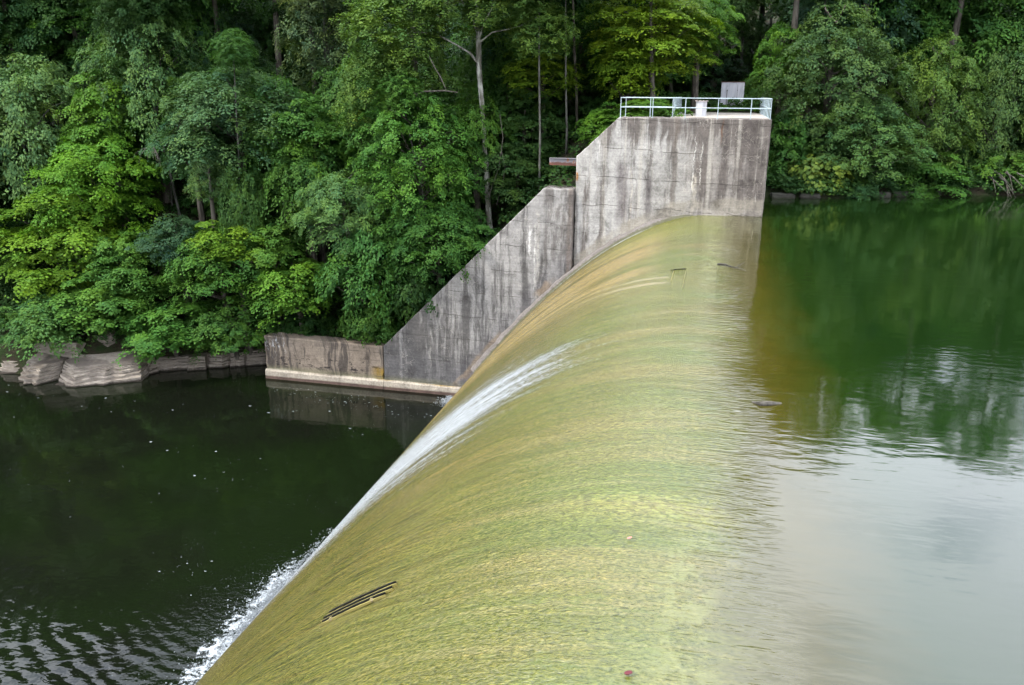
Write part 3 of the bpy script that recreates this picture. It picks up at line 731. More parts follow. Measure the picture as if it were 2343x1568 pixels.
# slightly sunken square patch in the concrete near the far end
face_strip('patch_edge', .93, 1.55, 32.69, 32.77, .022, M_SLOT, dam, 10, .05, 31, .03)
face_strip('patch_edge', .90, .94, 29.2, 32.6, .022, plain('patch_line', (.09, .085, .03)), dam, 3, .01, 32, .03)
face_strip('patch_edge', 1.38, 1.41, 30.6, 32.6, .02, plain('patch_line2', (.11, .10, .03)), dam, 3, .01, 33, .03)

br = empty('driftwood_branch', (.4, 33.5, 0), 'thin bare branch stranded on the crest of the dam near the tower', 'branch')
def tubes(name, parts, mat, parent, n=6):
    bm = bmesh.new()
    for pts, r in parts: bm_tube(bm, pts, r, n)
    return bm_obj(name, bm, mat, parent)
tubes('stem', [([(-.15, .15, .05), (.15, .1, .06), (.35, -.2, .05), (.55, -.35, .04)], [.045, .04, .028, .02])], M_TWIG, br)
tubes('twig', [([(.5, -.3, .04), (.7, 0, .08), (.9, .5, .12)], [.018, .014, .008]), ([(.5, -.3, .04), (.75, -.6, .07), (.92, -.9, .05)], [.018, .014, .008])], M_TWIG, br)
br2 = tubes('sunken_log', [([(1.75, 18.2, -.01), (1.5, 18.05, .02), (1.3, 17.95, .03), (1.12, 18.1, .0)], [.03, .07, .06, .025])], M_TWIG, None, 7)
tag(br2, 'small pale chunk of driftwood breaking the surface of the brown shallow water', 'driftwood')
for nm, s, y, m, r, lab in (('dead_leaf', .58, 8.35, M_REDLEAF, .038, 'dark red dead leaf lying on the algae at the bottom of the photo'),
                            ('litter_scrap', -1.0+1.9, 11.5, M_PINK, .028, 'tiny pink scrap lying on the algae near the crest')):
    bm = bmesh.new(); bmesh.ops.create_uvsphere(bm, u_segments=8, v_segments=5, radius=r)
    for v_ in bm.verts: v_.co = Vector((v_.co.x*1.4, v_.co.y, v_.co.z*.35 + .012*math.sin(v_.co.x*60)))
    o_ = bm_obj(nm, bm, m, None, on_face(max(s, 0), y, .045)); tag(o_, lab, 'leaf' if 'leaf' in nm else 'litter')

# ------------------------------------------------------------------ rocks
def rock_mesh(name, sx, sy, sz, seed, res=26, strat=.13, rough_=.07, shear=(0, 0)):
    bm = bmesh.new(); bmesh.ops.create_cube(bm, size=2.0); 
    bmesh.ops.subdivide_edges(bm, edges=bm.edges[:], cuts=res, use_grid_fill=True)
    co = np.array([v.co[:] for v in bm.verts]); 
    r = np.power(np.sum(np.abs(co)**10, 1), 1/10.0)[:, None]; co = co / r
    sc_ = np.array([sx, sy, sz])/2; P_ = co*sc_
    nrm = co/np.linalg.norm(co, axis=1)[:, None]
    big = fbm(P_*.7, seed, 4)
    layer = np.floor((P_[:, 2] + .06*fbm(P_*.8, seed+3, 2))*7.0)
    lay = vnoise(np.stack([layer*3.7, P_[:, 0]*.5, P_[:, 1]*.5], -1), seed+5)
    side = np.clip(1-np.abs(nrm[:, 2])*1.2, 0, 1)
    P_ = P_ + nrm*(rough_*big)[:, None]*min(sx, sy, 3) + nrm*np.array([1, 1, .1])*(strat*lay*side)[:, None]
    P_ += nrm*(.04*fbm(P_*3.5, seed+9, 3))[:, None]
    P_[:, 0] += P_[:, 2]*shear[0]; P_[:, 2] += P_[:, 1]*shear[1]
    for v, p in zip(bm.verts, P_): v.co = p
    me = bpy.data.meshes.new(name); bm.to_mesh(me); bm.free(); return me
def rock(name, label, cat, loc, size, seed, rot=0, tilt=(0, 0), mat=None, parent=None, **k):
    o = obj(name, rock_mesh(name, *size, seed, **k), mat or M_ROCK, parent, loc); o.rotation_euler = (tilt[0], tilt[1], rot)
    if label: tag(o, label, cat)
    return o
def strata_rock(name, label, cat, loc, size, seed, rot=0, tilt=(0, 0), lean=.35, layers=8, n=18, parent=None, mat=None, sq=5):
    """layered sedimentary rock: stacked broken plates, each with its own ragged edge"""
    rs = np.random.RandomState(seed); sx, sy, sz = size; V = []; F = []
    th = np.arange(n)/n*2*math.pi; base = (np.abs(np.cos(th))**sq + np.abs(np.sin(th))**sq)**(-1/sq)
    base = base*(1 + .09*rs.normal(size=n)); zs = np.cumsum(rs.uniform(.25, 2.4, layers)); zs = np.concatenate([[0], zs])/zs[-1]*sz - sz/2
    drift = rs.normal(size=(layers, n))*.018; walk = np.zeros(n)
    for k in range(layers):
        t = (zs[k]+zs[k+1])/2/sz + .5; walk = walk*.8 + rs.normal(size=n)*.020; r = base*(1 + walk + drift[k] + rs.uniform(-.012, .012)) 
        sh = (t-.5)*lean*sy; shr = 1 - .16*max(t-.35, 0)
        for zz, q in ((zs[k], 1.0), (zs[k+1]+.012, rs.uniform(.975, 1.0))):
            for j in range(n):
                V.append((r[j]*q*shr*math.cos(th[j])*sx/2, r[j]*q*shr*math.sin(th[j])*sy/2 + sh, zz + .02*rs.normal()))
        b = len(V) - 2*n
        for j in range(n): F.append((b+j, b+(j+1) % n, b+n+(j+1) % n, b+n+j))
        F.append(tuple(range(b+n, b+2*n))); F.append(tuple(range(b+n-1, b-1, -1)))
    me = bpy.data.meshes.new(name); me.from_pydata(V, [], F); me.update()
    o = obj(name, me, mat or M_ROCK, parent, loc); o.rotation_euler = (tilt[0], tilt[1], rot)
    if label: tag(o, label, cat)
    return o
strata_rock('rock_slab', 'largest pale layered rock slab sloping into the dark pool at the left', 'rock', (-39.6, 46.1, -11.62), (5.4, 4.8, 1.5), 11, .42, (.17, .0), .40, 8, 34)
strata_rock('rock_slab', 'smaller pale rock slab left of the largest one, split from it by a crack', 'rock', (-43.3, 44.6, -11.75), (2.3, 3.8, 1.5), 12, .15, (.2, .05), .40, 8, 20)
strata_rock('boulder', 'grey angular boulder resting on the rock slabs under the leaves', 'rock', (-42.7, 45.4, -10.35), (3.1, 2.2, 1.1), 13, .1, (-.25, .16), -.25, 6, 13, sq=3)
strata_rock('boulder', 'small shaded boulder right of the grey angular one', 'rock', (-40.4, 47.0, -10.1), (1.4, 1.4, 1.0), 14, .5, (.1, -.2), .1, 4, 9, sq=3)
strata_rock('rock_slab', 'flat rock shelf in shade at the left edge of the photo', 'rock', (-47.3, 46.3, -11.6), (5.4, 3.6, 1.3), 15, .1, (.06, 0), .25, 8, 22)
ledge = empty('rock_ledge', (-34, 49.5, -12.2), 'long low layered rock ledge of cracked blocks running along the water to the low wall', 'rock ledge')
rr = random.Random(8); t = 0.0; k = 0
A_, B_ = Vector((-38.2, 46.9)), Vector((-28.6, 51.8)); D_ = (B_-A_); LEN = D_.length; D_.normalize(); ang = math.atan2(D_.y, D_.x)
while t < LEN:
    w = rr.uniform(.9, 2.4); c_ = A_ + D_*(t+w/2); h = rr.uniform(1.15, 1.4)
    strata_rock('block', None, None, (c_.x+34 - D_.y*.6, c_.y-49.5 + D_.x*.6 + rr.uniform(-.22, .22), .30 + rr.uniform(-.15, .12)), (w*1.22, 2.3, h), 40+k, ang + rr.uniform(-.05, .05), (.06, rr.uniform(-.03, .03)), .30, 7, 14, ledge, sq=9)
    t += w; k += 1
for k in range(8):
    c_ = A_ + D_*(k+.5)*LEN/8; w = rr.uniform(1.3, 1.9)
    strata_rock('block', None, None, (c_.x+34 - D_.y*2.0, c_.y-49.5 + D_.x*2.0, 1.1), (w, 1.9, .9), 60+k, ang + rr.uniform(-.1, .1), (.08, rr.uniform(-.05, .05)), .35, 5, 12, ledge, sq=7)
for i_, (x, y, w, lab) in enumerate(((4.2, 57.9, 1.6, 'dark flat stone in the shade right beside the tower'), (5.9, 58.3, 1.3, 'dark stone under the big leaved shrub'),
        (10.6, 60.5, 1.2, 'small grey stone just right of the grassy tuft'), (12.4, 61.3, 1.9, 'widest pale bank stone at the reservoir waterline'),
        (14.1, 62.2, 1.2, 'grey stone at the right end of the bank stones'))):
    rock('bank_stone', lab, 'stone', (x, y, .08), (w, .9, .5), 80+i_, .2, mat=M_STONE, res=8, strat=.03)

# floating scum flecks and splash at the toe
def flecks(name, regions, seed, label, z=Z_LOW+.006):
    rs = np.random.RandomState(seed); V = []; F = []
    for (x0, y0, x1, y1, spread, n, smax) in regions:
        for k in range(n):
            t = rs.rand(); cx = x0+(x1-x0)*t + rs.normal()*spread; cy = y0+(y1-y0)*t + rs.normal()*spread*.6
            if cx > -15.6 or cy > 47.3: continue
            s = smax*rs.rand()**3 + .010; b = len(V); m = 6; el = rs.uniform(1, 2.2); a0 = rs.rand()*6.28
            for j in range(m):
                a = j*math.tau/m; r = s*rs.uniform(.5, 1.2)
                V.append((cx + r*el*math.cos(a+a0), cy + r*math.sin(a+a0), z)); 
            F.append(list(range(b, b+m)))
    me = bpy.data.meshes.new(name); me.from_pydata(V, [], F); o = obj(name, me, M_FOAM); tag(o, label, 'foam', kind='stuff')
flecks('foam_flecks', [(-28, 46.5, -16, 44, .9, 150, .035), (-26, 43, -18, 40, 1.3, 24, .06), (-44, 40, -30, 42, 1.6, 40, .05), (-36, 36, -24, 36, 1.2, 14, .06),
        (-24, 33, -19, 36, .6, 8, .07), (-46, 30, -30, 25, 4, 50, .025), (-22, 27, -17, 24, .9, 30, .03), (-40, 34, -20, 32, 3, 20, .03)], 5, 'white foam flecks drifting on the dark lower pool')
def splash(name, n, seed, label):
    rs = np.random.RandomState(seed)
    y = np.where(rs.rand(n) < .92, np.clip(24.3 + rs.normal(size=n)*2.3, 15, 30), rs.uniform(45.8, 47.3, n))
    far_ = y > 40
    q = rs.exponential(.32, n); x = -15.35 - np.minimum(q*np.where(far_, .8, 1), 2.2); x = np.where((y > 27) & ~far_, -15.35-q*.5, x)
    z = Z_LOW + .02 + rs.rand(n)**2*.35*np.exp(-q*1.5)
    s = .010 + .035*rs.rand(n)**3
    o6 = np.array([(1,0,0),(-1,0,0),(0,1,0),(0,-1,0),(0,0,1),(0,0,-1)], float)
    V = (np.stack([x, y, z], -1)[:, None] + o6[None]*s[:, None, None]*rs.uniform(.6, 1.4, (n, 6, 1))).reshape(-1, 3)
    f8 = np.array([(0,2,4),(2,1,4),(1,3,4),(3,0,4),(2,0,5),(1,2,5),(3,1,5),(0,3,5)])
    F = (f8[None] + np.arange(n)[:, None, None]*6).reshape(-1, 3)
    o = obj(name, mesh_np(name, V, F), M_FOAM); tag(o, label, 'foam', kind='stuff')
splash('toe_splash', 3400, 2, 'white splashing foam where the sheet of water meets the lower pool')

# ------------------------------------------------------------------ trees
def crown_mesh(name, seed, R, H, n_pads, per_pad, pad_r, leaf=(.17, .12), droop=.35, flat=.10, tilt=.35, sub=6, inner=.3, lumpy=.28, jitter=.45, fold=.2, spray=0.0, tiers=0.0):
    """foliage pads spread over and through an uneven crown; returns mesh and pad centres"""
    rs = np.random.RandomState(seed)
    n = n_pads; i = np.arange(n) + .5
    cz = 1 - 1.85*i/n
    if tiers: cz = np.clip((np.round(cz*H/tiers + rs.normal(size=n)*.12)*tiers + rs.normal(size=n)*.08)/H, -.95, 1)
    ph = i*2.39996 + rs.rand(n)*.7
    rr_ = np.sqrt(np.clip(1-cz**2, 0, 1)); D = np.stack([rr_*np.cos(ph), rr_*np.sin(ph), cz], -1)
    lobes = 1 + lumpy*fbm(D*1.25, seed+1, 3)
    rad = lobes*rs.uniform(.80, 1.03, n); k = rs.rand(n) < inner; rad = np.where(k, rad*rs.uniform(.45, .8, n), rad)
    P = D*rad[:, None]*np.array([R, R, H])
    P[:, 2] += .0
    outd = D*np.array([1, 1, .3]); outd /= np.linalg.norm(outd, axis=1)[:, None] + 1e-6
    up = np.array([0, 0, 1.0]); N = up*(1-tilt) + outd*tilt + rs.normal(size=(n, 3))*.12; N /= np.linalg.norm(N, axis=1)[:, None]
    T = outd - N*np.sum(outd*N, 1)[:, None]; T /= np.linalg.norm(T, axis=1)[:, None]+1e-6; B = np.cross(N, T)
    pr = pad_r*rs.uniform(.6, 1.35, n)
    # sub clumps
    sa = rs.rand(n, sub)*6.283; sr = np.sqrt(rs.rand(n, sub))
    sc1 = sr*np.cos(sa)*(1+spray); sc2 = sr*np.sin(sa)*(1-spray*.5)
    m = per_pad; pick = rs.randint(0, sub, (n, m)); idx = np.arange(n)[:, None]
    a = sc1[idx, pick] + rs.normal(size=(n, m))*.24; b = sc2[idx, pick] + rs.normal(size=(n, m))*.24
    q = a*a+b*b
    cl = ((a-sc1[idx, pick])**2 + (b-sc2[idx, pick])**2)*1.6
    c = -droop*q*.6 - droop*.5*np.maximum(a, 0)**1.5 - cl*.35 + rs.normal(size=(n, m))*flat + rs.uniform(-.15, .15, (n, sub))[idx, pick]
    W = P[:, None] + (T[:, None]*a[..., None] + B[:, None]*b[..., None] + N[:, None]*c[..., None])*pr[:, None, None]
    W = W.reshape(-1, 3); M = len(W)
    Ln = np.repeat(N, m, 0) + (np.repeat(T, m, 0)*(a.ravel()*.45)[:, None] + np.repeat(B, m, 0)*(b.ravel()*.45)[:, None]) + rs.normal(size=(M, 3))*jitter*.6
    Ln /= np.linalg.norm(Ln, axis=1)[:, None]
    dr_ = np.repeat(T, m, 0)*(.4+a.ravel()[:, None]) + np.repeat(B, m, 0)*b.ravel()[:, None] + rs.normal(size=(M, 3))*.5 - up*droop*.7
    Dn = dr_ - Ln*np.sum(dr_*Ln, 1)[:, None]; Dn /= np.linalg.norm(Dn, axis=1)[:, None]+1e-6; Sd = np.cross(Ln, Dn)
    ls = rs.uniform(.7, 1.3, M)[:, None]; l, w = leaf
    v0 = W - Dn*l*.5*ls; v2 = W + Dn*l*.5*ls; mid = W - Dn*l*.05*ls
    v1 = mid + Sd*w*.5*ls - Ln*w*fold*ls; v3 = mid - Sd*w*.5*ls - Ln*w*fold*ls
    V = np.stack([v0, v1, v2, v3], 1).reshape(-1, 3); F = np.arange(M*4).reshape(M, 4)
    me = mesh_np(name, V, F)
    at = me.attributes.new('tint', 'FLOAT', 'FACE')
    tv = np.clip(.5 + np.repeat(rs.normal(size=n)*.16, m) + rs.normal(size=M)*.16, 0, 1)
    at.data.foreach_set('value', tv.astype(np.float32))
    me.materials.append(M_LEAF)
    return me, P
def limb_mesh(name, P, R, H, seed, mat, frac=.35, r0=.07):
    """boughs from the stem out to the foliage pads"""
    rs = random.Random(seed); bm = bmesh.new(); idx = list(range(len(P))); rs.shuffle(idx)
    for i in idx[:max(6, int(len(P)*frac*.28))]:
        p = Vector(P[i]); z0 = max(-H*1.0, p.z - math.hypot(p.x, p.y)*rs.uniform(.5, .9)); s = Vector((0, 0, z0))
        mid = s.lerp(p, .5) + Vector((rs.uniform(-.3, .3), rs.uniform(-.3, .3), rs.uniform(-.1, .3)))
        e = s.lerp(p, 1.02)
        bm_tube(bm, [s, s.lerp(mid, .5) + Vector((0, 0, -.1)), mid, mid.lerp(e, .5) + Vector((rs.uniform(-.15, .15), 0, .1)), e], [r0, r0*.75, r0*.5, r0*.3, r0*.1], 5, False)
    me = bpy.data.meshes.new(name); bm.to_mesh(me); bm.free(); me.materials.append(mat); return me
SPEC = {  # nominal radius, half height, pads, leaves per pad, pad radius, ...
    'mapleL': dict(R=4.0, H=3.6, n_pads=120, per_pad=300, pad_r=1.02, leaf=(.17, .15), droop=.24, flat=.055, tilt=.16, sub=9, lumpy=.34, tiers=1.0, jitter=.36),
    'mapleS': dict(R=2.4, H=1.9, n_pads=58, per_pad=250, pad_r=.80, leaf=(.16, .14), droop=.24, flat=.06, tilt=.14, sub=8, lumpy=.36, tiers=.75, jitter=.36),
    'fineL': dict(R=4.0, H=4.3, n_pads=310, per_pad=140, pad_r=.72, leaf=(.15, .095), droop=.28, flat=.10, tilt=.28, sub=5, lumpy=.26, spray=.4),
    'fineS': dict(R=2.4, H=2.2, n_pads=120, per_pad=130, pad_r=.60, leaf=(.15, .095), droop=.30, flat=.11, tilt=.28, sub=5, lumpy=.30, spray=.4),
    'ashL': dict(R=4.0, H=3.8, n_pads=210, per_pad=170, pad_r=.82, leaf=(.20, .095), droop=.40, flat=.11, tilt=.28, sub=7, lumpy=.36, spray=.5),
    'ashS': dict(R=2.5, H=2.0, n_pads=90, per_pad=160, pad_r=.72, leaf=(.20, .095), droop=.42, flat=.11, tilt=.28, sub=7, lumpy=.36, spray=.5),
    'loose': dict(R=2.8, H=3.4, n_pads=150, per_pad=95, pad_r=.62, leaf=(.16, .10), droop=.35, flat=.22, tilt=.35, sub=6, lumpy=.42, inner=.15),
    'shrub': dict(R=2.0, H=1.4, n_pads=110, per_pad=120, pad_r=.42, leaf=(.12, .09), droop=.3, flat=.2, tilt=.55, sub=6, lumpy=.3),
    'bigleaf': dict(R=2.2, H=1.4, n_pads=70, per_pad=45, pad_r=.65, leaf=(.32, .24), droop=.5, flat=.14, tilt=.4, sub=5, lumpy=.3, jitter=.35),
}
PROTO = {}
for q, (k, s_) in enumerate(SPEC.items()):
    vs = []
    for var in range(2 if k in ('mapleL', 'fineL', 'ashL', 'mapleS') else 1):
        me, P_ = crown_mesh('crown_' + ('broad' if k.endswith('L') else 'small'), 100 + q*7 + var*31, **s_)
        vs.append((me, limb_mesh('branches', P_, s_['R'], s_['H'], q+5, M_BARK_GREY if k in ('loose', 'ashL') else M_BARK)))
    PROTO[k] = (vs, s_['R'], s_['H'])
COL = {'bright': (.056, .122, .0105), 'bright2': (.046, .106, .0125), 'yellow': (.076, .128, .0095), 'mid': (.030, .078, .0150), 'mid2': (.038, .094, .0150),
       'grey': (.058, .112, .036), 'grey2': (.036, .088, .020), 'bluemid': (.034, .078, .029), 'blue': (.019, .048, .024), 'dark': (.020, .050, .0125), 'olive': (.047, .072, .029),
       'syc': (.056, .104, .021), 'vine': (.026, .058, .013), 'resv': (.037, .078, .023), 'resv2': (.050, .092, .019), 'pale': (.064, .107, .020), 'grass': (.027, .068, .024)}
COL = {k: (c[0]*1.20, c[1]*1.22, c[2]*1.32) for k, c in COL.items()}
def trunk_tube(pts, radii, name, mat, parent):
    bm = bmesh.new(); bm_tube(bm, pts, radii, 9, False); o = bm_obj(name, bm, mat, parent, smooth=True); return o
_cnt = 0
def tree(x, y, z, R, H, kind, colour, label, group=None, cat='tree', trunk=True, lean=0.0, bark=None, name=None, detail=True):
    global _cnt; _cnt += 1; r_ = random.Random(_cnt*13+1)
    vs, R0, H0 = PROTO[kind]; me, lm = vs[_cnt % len(vs)]
    g0 = float(terrain(np.array([x]), np.array([y+.6]))[0]); base = Vector((x + lean, y + .6, min(g0, z)-.3))
    names = {'m': 'maple_tree', 'f': 'leafy_tree', 'a': 'ash_tree', 'l': 'slender_tree', 's': 'shrub', 'b': 'broadleaf_shrub'}
    t_ = empty(name or names[kind[0]], base, label, 'shrub' if kind in ('shrub', 'bigleaf') else cat, group)
    cr = obj('crown', me, None, t_, Vector((x, y, z)) - base)
    cr.scale = (R/R0, R/R0, H/H0); cr.rotation_euler = (0, 0, r_.uniform(0, 6.28))
    c = COL[colour]; v = r_.uniform(.88, 1.12); cr.color = (c[0]*v*r_.uniform(.92, 1.08), c[1]*v, c[2]*v, 1)
    if detail:
        l = obj('branches', lm, None, t_, cr.location.copy()); l.scale = cr.scale; l.rotation_euler = cr.rotation_euler
    if trunk:
        top = Vector((x, y, z + H*.55)) - base; h = top.z; r0 = min(.30, .05 + .022*h + .02*R)
        pts = [Vector((0, 0, 0)), Vector((top.x*.2 + r_.uniform(-.12, .12), top.y*.2, h*.3)), Vector((top.x*.6 + r_.uniform(-.18, .18), top.y*.6, h*.62)), top]
        trunk_tube(pts, [r0*1.2, r0*.9, r0*.65, r0*.2], 'trunk', bark or M_BARK, t_)
    return t_
TREES = [
    (-50.0, 53, 3.5, 4.9, 6.1, 'ashL', 'grey', 'tall grey green tree with feathery crown at the left edge above the ledge'),
    (-45.2, 50.5, -4.3, 4.8, 4.1, 'mapleL', 'bright', 'wide bright yellow green maple, lowest tiers of the left slope'),
    (-43.1, 51.5, 0.0, 3.8, 4.1, 'mapleL', 'bright', 'layered bright yellow green maple right of the feathery grey green tree'),
    (-43.3, 53.5, 5.1, 2.4, 2.8, 'mapleS', 'bright2', 'narrow fresh green maple top above the layered bright maple'),
    (-41.2, 56, 7.6, 3.9, 5.1, 'ashL', 'grey', 'grey green feathery tree standing above the bright maple, upper left'),
    (-50.4, 60, 11.3, 4.5, 3.5, 'mapleL', 'mid2', 'mid green maple crown at the top left, behind the feathery trees'),
    (-58.9, 62, 9.8, 3.3, 5.2, 'fineL', 'blue', 'dark blue green tree in the top left corner'),
    (-38.6, 61, 8.4, 3.2, 4.1, 'fineL', 'blue', 'dark blue green tree right of the upper feathery crown'),
    (-37.4, 66, 10.9, 2.9, 3.6, 'mapleL', 'dark', 'dark green maple deep in the wood near the top'),
    (-27.9, 58, 10.0, 3.0, 3.9, 'loose', 'olive', 'pale olive tree with small narrow leaves near the top'),
    (-33.1, 54, 5.0, 5.2, 3.4, 'ashL', 'bluemid', 'broad blue green tree with bare twigs in the middle of the left slope'),
    (-35.8, 52.5, 2.9, 2.4, 2.7, 'fineS', 'bluemid', 'small blue green tree with drooping bare twigs left of the thin grey stem'),
    (-29.6, 53.5, 3.9, 2.7, 3.6, 'loose', 'mid', 'mid green tree around a thin grey stem'),
    (-30.9, 50.5, -0.6, 1.9, 2.4, 'shrub', 'vine', 'vine covered stump of rounded small leaves above the yellow shrubs'),
    (-33.4, 50.5, 0.8, 1.5, 1.5, 'loose', 'grey', 'light grey green sapling left of the vine covered stump'),
    (-31.5, 50, -3.1, 2.7, 1.5, 'mapleS', 'bright', 'yellow green maple sapling below the vine covered stump'),
    (-27.0, 53.5, 3.0, 3.0, 3.3, 'mapleL', 'mid2', 'mixed yellow and mid green maple left of the white trunked sycamore'),
    (-23.6, 50.5, -0.9, 3.2, 2.6, 'ashL', 'grey', 'drooping grey green tree with feathery sprays left of the wing wall'),
    (-26.8, 51.5, 0.6, 2.3, 2.3, 'ashS', 'mid', 'mid green feathery tree between the yellow maple and the drooping grey one'),
    (-18.5, 51, 2.3, 3.9, 4.2, 'fineL', 'mid2', 'dense mid green tree with fine leaves left of the white trunk'),
    (-21.6, 53, 4.6, 3.2, 3.2, 'fineL', 'mid', 'fine leaved green tree under the sycamore limbs'),
    (-17.1, 50, -2.3, 3.6, 2.5, 'ashL', 'mid', 'green tree with drooping feathery sprays beside the sloping wall'),
    (-21.3, 50, -4.2, 3.2, 2.9, 'ashS', 'mid', 'dark green feathery tree above the shrubs behind the low wall'),
    (-27.1, 49.6, -5.8, 2.6, 2.1, 'mapleS', 'bright2', 'light green maple with flat tiers above the low wall'),
    (-29.0, 50.3, -3.5, 2.1, 1.8, 'mapleS', 'mid2', 'mid green maple sapling over the flat tiered maple'),
    (-39.7, 49.5, -5.7, 3.4, 2.8, 'mapleL', 'mid2', 'mid green maple leaning out over the water, left of centre slope'),
    (-32.8, 49.8, -4.8, 3.3, 2.7, 'fineS', 'mid2', 'rounded mid green tree between two leaning maples'),
    (-35.8, 49.7, -3.3, 2.3, 1.7, 'fineS', 'blue', 'small dark blue green tree in front of the yellow maple'),
    (-43.4, 45.8, -8.4, 3.3, 1.8, 'ashS', 'grey2', 'low grey green bough hanging over the boulder'),
    (-40.5, 47.5, -7.5, 3.0, 1.8, 'mapleS', 'mid2', 'low green bough over the rock slabs'),
    (-35.9, 47.8, -9.0, 2.9, 1.8, 'mapleS', 'mid2', 'low maple bough hanging down to the rock ledge'),
    (-32.0, 49.3, -9.0, 2.9, 2.0, 'fineS', 'mid', 'dark green shrub at the end of the rock ledge'),
    (-27.2, 51, -8.9, 2.1, 1.4, 'fineS', 'dark', 'dark shrub in deep shade behind the low wall'),
    (-21.7, 49.6, -8.1, 2.2, 1.5, 'shrub', 'mid', 'leafy green shrub behind the low wall end'),
    (-18.6, 49.8, -6.0, 2.3, 2.0, 'shrub', 'dark', 'dark green bush beside the foot of the sloping wall'),
    (-53.3, 53, -5.1, 2.4, 3.7, 'fineL', 'blue', 'dark blue green tree low at the left edge'),
    (-11.8, 56.5, 7.8, 2.5, 1.6, 'mapleS', 'yellow', 'bright yellow maple bough right of the white sycamore trunk'),
    (-9.8, 60, 10.6, 2.4, 2.4, 'fineL', 'mid', 'mid green tree between the sycamore and the large yellow green maple'),
    (-4.6, 57, 10.4, 3.6, 2.6, 'mapleL', 'yellow', 'large yellow green maple behind the left end of the railing'),
    (-6.1, 56.5, 8.2, 2.0, 2.0, 'mapleS', 'yellow', 'lower yellow green maple bough above the railing'),
    (-1.9, 60, 10.8, 2.3, 2.3, 'mapleL', 'bright2', 'bright green maple behind the railing, right of the large yellow green one'),
    (-6.9, 53.5, 4.5, 1.6, 1.5, 'mapleS', 'bright2', 'green maple sapling beside the cut corner of the tower'),
    (-4.5, 53, 5.1, 2.4, 1.2, 'mapleS', 'bright2', 'yellow green maple sapling showing under the railing'),
    (-12.8, 56, 4.0, 2.6, 2.6, 'mapleL', 'dark', 'dark green maple right of the white trunk'),
    (-12.9, 54, 1.3, 2.6, 2.3, 'mapleL', 'dark', 'dark maple with hanging vines left of the steel beam'),
    (-10.6, 60, 6.3, 2.8, 2.5, 'mapleL', 'dark', 'dark maple in the shaded gap left of the tower'),
    (-8.7, 58, 3.2, 1.8, 2.1, 'fineS', 'dark', 'dark sapling behind the steel beam'),
    (-15.5, 53.5, 4.1, 2.0, 2.3, 'fineS', 'mid2', 'small green tree crossing the white trunk'),
    (-1.4, 74, 8.1, 2.9, 1.8, 'fineS', 'blue', 'dark blue green bush behind the metal cabinet, left side'),
    (2.7, 70, 6.5, 2.0, 1.5, 'shrub', 'mid', 'leafy bush right of the metal cabinet'),
    (-3.5, 72, 9.4, 2.5, 2.5, 'mapleL', 'dark', 'dark green maple in the wood behind the white drum'),
    (1.3, 80, 10.0, 2.7, 3.5, 'fineL', 'dark', 'dark green tree above the metal cabinet'),
    (3.9, 66, 9.1, 1.7, 2.4, 'mapleS', 'bright2', 'narrow yellow green maple left of the big reservoir tree'),
    (7.1, 63.5, 7.3, 4.4, 5.1, 'fineL', 'resv', 'largest grey green tree on the reservoir bank, right of the tower'),
    (9.0, 61.5, 3.3, 3.8, 3.1, 'fineL', 'resv', 'dense lower crown of the reservoir bank below the largest tree'),
    (14.0, 65.5, 5.3, 3.2, 5.0, 'fineL', 'resv2', 'tall yellowish green tree in the middle of the reservoir bank'),
    (19.1, 68, 5.6, 3.0, 4.8, 'ashL', 'resv', 'tall green tree near the right edge of the reservoir bank'),
    (13.5, 63.5, 1.3, 2.7, 1.7, 'mapleS', 'mid2', 'low green bough over the water below the yellowish tree'),
    (18.9, 66.5, 1.5, 2.8, 1.7, 'ashS', 'mid2', 'low feathery bough above the dead branches at the right edge'),
    (6.5, 60, 1.4, 2.2, 1.4, 'bigleaf', 'pale', 'pale green shrub with big leaves at the waterline by the tower'),
    (4.4, 60.5, 3.0, 1.6, 2.5, 'mapleS', 'mid', 'leafy green sapling against the tower side'),
    (9.2, 59.5, 0.4, 1.3, 0.6, 'shrub', 'grass', 'grassy rounded tuft at the waterline'),
    (12.8, 62, 0.2, 1.8, 0.7, 'shrub', 'mid', 'low ground bush above the bank stones'),
    (17.1, 76, 11.8, 4.1, 3.3, 'mapleL', 'mid', 'broad green tree high behind the reservoir bank'),
    (22.2, 80, 12.0, 2.9, 3.6, 'fineL', 'dark', 'dark green tree in the top right corner'),
    (11.9, 76, 11.8, 3.1, 2.4, 'mapleL', 'mid2', 'green maple top behind the largest reservoir tree'),
    (6.2, 76, 12.5, 2.1, 2.1, 'fineL', 'mid', 'green tree top above the narrow yellow green maple'),
    (17.0, 67, 1.7, 2.2, 1.9, 'fineS', 'dark', 'dark shaded tree at the waterline between the low boughs'),
]
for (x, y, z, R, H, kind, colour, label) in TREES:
    tree(x, y, z, R, H, kind, colour, label, trunk=(kind not in ('shrub', 'bigleaf')))

